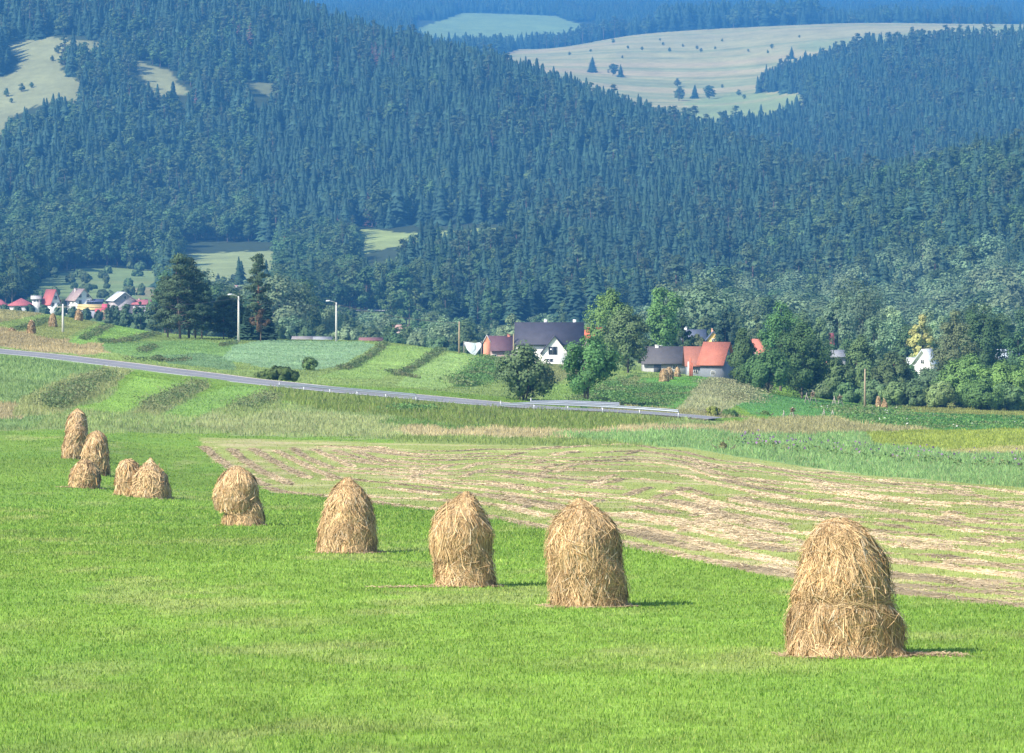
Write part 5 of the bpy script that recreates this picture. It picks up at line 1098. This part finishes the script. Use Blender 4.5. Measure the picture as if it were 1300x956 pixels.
house(905, 830, 2.6, 3, zof(905, 830, 431), 1.6, 0, (.75, .50, .16), (.10, .13, .2), 'yellow dormer gable rising behind the red barn roofs', gable='y', name='house', wins=[('f', 0, zof(905, 830, 433) - .2, .5, .7)], over=.3, chim=[(0, 0, .5, (.7, .35, .25))])
house(880, 870, 4.5, 6, zof(880, 870, 430), 1.8, 0, (.5, .5, .5), (.13, .15, .2), 'slate blue roofed house mostly hidden behind the ragged tree', chim=[(-1.6, 0, .6, WHT)])
house(966, 660, 2.4, 5, zof(966, 660, 446), 14 * m, 15, (.5, .33, .28), (.50, .17, .12), 'red brick house showing through gaps of the dark tree clump')
house(1051, 850, 1.4, 4, zof(1051, 850, 436), 2.0, 0, (.55, .25, .2), (.42, .12, .11), 'small crimson roofed house right of the highest dark tree')
house(1064, 720, 2.2, 4, zof(1064, 720, 452), .9, 0, (.4, .4, .4), (.25, .26, .28), 'low grey roofed shed below the crimson roofed house', name='shed', cat='shed')
house(1176, 680, 2.7, 4, zof(1176, 680, 458), 14 * .13, -25, WHT, (.62, .66, .70), 'small white house with a white metal roof under the yellowing tree', gable='y', wins=[('f', 0, zof(1176, 680, 461), .5, .6)])
house(1160, 690, 1.6, 2.5, zof(1160, 690, 462), .9, 0, (.6, .62, .62), (.6, .62, .62), 'little pale lean-to left of the small white house', name='shed', cat='shed')
house(1277, 700, 3.2, 4, zof(1277, 700, 455), 1.4, 10, (.65, .68, .72), (.45, .52, .58), 'pale blue roofed house half hidden by the light green willows')
house(1143, 720, 2.0, 3, zof(1143, 720, 464), .8, 0, (.5, .2, .15), (.5, .13, .10), 'tiny red shed among the bushes left of the small white house', name='shed', cat='shed')
# far left village
YL = 1300; q = YL / F
def lh(u, vt, ve, w, d, rot, wall, roof, label, gable='x', Y=YL, wins=(), chim=None, name='house', cat='house', over=.5, **k):
    h = zof(u, Y, ve); house(u, Y, w, d, h, zof(u, Y, vt) - h, rot, wall, roof, label, gable, wins, chim, name=name, cat=cat, over=over, **k)
hh = zof(101, YL, 381)
lh(101, 367, 380, 5.6, 7.5, 28, WHT, (.36, .27, .25), 'white two storey house with a brownish grey gable roof', 'y', wins=[('f', -1.3, hh - 1.2, .9, 1.2), ('f', 1.3, hh - 1.2, .9, 1.2), ('f', -1.3, hh + .9, .8, 1.0), ('f', 1.3, hh + .9, .8, 1.0), ('l', -1.5, hh - 1.2, .9, 1.2), ('l', 1.5, hh - 1.2, .9, 1.2)], chim=[(-.8, 1.5, .2, (.5, .45, .42))])
lh(154, 371, 381, 7.0, 6.5, 25, (.40, .36, .36), (.66, .68, .70), 'grey gabled house with a pale metal roof edge', 'y', wins=[('f', 0, zof(154, YL, 379), .8, .9)])
lh(65, 368, 385, 3.6, 6, 35, (.78, .76, .74), (.46, .13, .12), 'steep red roofed A frame house with a white front', 'y', over=.3, wins=[('f', 0, zof(65, YL, 380), .9, 1.1), ('f', -1, zof(65, YL, 388), .8, 1.0), ('f', 1, zof(65, YL, 388), .8, 1.0)])
lh(27, 378.5, 387, 7.2, 7, 0, (.6, .6, .58), (.42, .12, .13), 'wide low house with a crimson hipped roof', 'hip')
lh(1, 380, 386, 3, 5, 0, (.6, .6, .58), (.44, .13, .14), 'crimson roof end cut by the left picture edge', 'hip')
lh(46, 376, 379, 2.4, 3, 5, WHT, (.5, .48, .46), 'small whitish cabin between the crimson roof and the A frame house', 'x', wins=[('f', -.5, zof(46, YL, 383), .5, .6), ('f', .5, zof(46, YL, 383), .5, .6)], name='cabin', cat='cabin')
lh(85, 390, 391, 8, 2.0, 0, (.55, .55, .53), (.45, .45, .45), 'long low grey outbuilding in front of the A frame house', name='outbuilding', cat='outbuilding', over=.1)
lh(116, 387, 393, 8.0, 4, 0, (.38, .38, .42), (.62, .47, .20), 'long shed with an ochre yellow roof above a grey wall', 'x', Y=1250, name='shed', cat='shed', over=.2)
lh(134, 386.5, 392, 1.9, 4, 0, (.5, .3, .3), (.55, .10, .14), 'short crimson roofed annex at the right end of the ochre shed', 'x', Y=1248, name='annex', cat='annex', over=.1)
lh(128, 392.5, 396, 3.2, 2, 0, (.55, .65, .8), (.55, .10, .12), 'small crimson roofed porch in front of the ochre shed', 'x', Y=1240, name='porch', cat='porch', over=.1)
lh(184, 381, 386, 6.2, 6, -10, (.5, .48, .5), (.36, .12, .14), 'dull crimson roofed house among the grey green trees', 'x', wins=[('f', -1.5, 1, .8, 1), ('f', 1.5, 1, .8, 1)], chim=[(-1.8, 0, .4, (.5, .3, .3))])
lh(302, 363, 370, 7.0, 7, 20, (.48, .36, .34), (.50, .46, .48), 'house with a patchy whitish roof behind the pines', 'y', chim=[(-.5, 0, .3, (.6, .3, .25))], wins=[('f', 0, zof(302, YL, 372), .8, .9)])
lh(318, 372, 378, 6.0, 6, 0, (.4, .35, .33), (.36, .16, .18), 'dull red roof showing behind the slim pine', 'x')
lh(355, 375, 381, 4, 5, 0, (.5, .4, .38), (.40, .13, .15), 'lone dull red roof right of the ridge pines', 'x')
lh(122, 380, 383, 4, 5, 0, (.16, .18, .25), (.10, .12, .2), 'dark blue roofed garage right of the white house', 'x', name='garage', cat='garage')
# roofs behind the ridge
def ridge_roof(u, v, w, label, roof, wall, Y=800):
    v += 2.0; h = zof(u, Y, v + 3); house(u, Y, w * Y / F, 5, h, zof(u, Y, v) - h, 0, wall, roof, label, 'x', over=.2, name='shed', cat='shed')
ridge_roof(388, 426, 32, 'long whitish flat roof peeping over the ridge', (.24, .22, .22), (.14, .10, .10))
ridge_roof(410, 426.5, 22, 'light metal roof beside the ridge lamp', (.27, .28, .30), (.18, .18, .18), 790)
ridge_roof(471, 427.5, 28, 'dull red roof peeping over the ridge by the hedge', (.22, .11, .11), (.2, .2, .2))
# car park of tiny things: hut on the valley field
lh(508, 413, 417, 3.2, 4, 0, (.5, .4, .35), (.48, .30, .25), 'small brown roofed hut on the valley floor', 'x', Y=1100, name='hut', cat='hut')

# ------------------------------------------------------------------ air
def haze():
    me = bpy.data.meshes.new('haze'); x = 6800; y0, y1 = -95, 12800; z0, z1 = ZMIN - 1, max(ZMAX + 25, 60)
    V = [(-x, y0, z0), (x, y0, z0), (x, y1, z0), (-x, y1, z0), (-x, y0, z1), (x, y0, z1), (x, y1, z1), (-x, y1, z1)]
    me.from_pydata(V, [], [(0, 3, 2, 1), (4, 5, 6, 7), (0, 1, 5, 4), (1, 2, 6, 5), (2, 3, 7, 6), (3, 0, 4, 7)])
    m = bpy.data.materials.new('air'); m.use_nodes = True; t = m.node_tree; t.nodes.clear(); o = t.nodes.new('ShaderNodeOutputMaterial'); v = t.nodes.new('ShaderNodeVolumePrincipled')
    v.inputs['Color'].default_value = (.10, .43, 1.0, 1); v.inputs['Density'].default_value = 1.5e-4; v.inputs['Anisotropy'].default_value = 0.0
    t.links.new(v.outputs[0], o.inputs['Volume']); me.materials.append(m); link('haze', me, kind='stuff', label='thin blue haze in the air over the valley', category='haze')
haze()
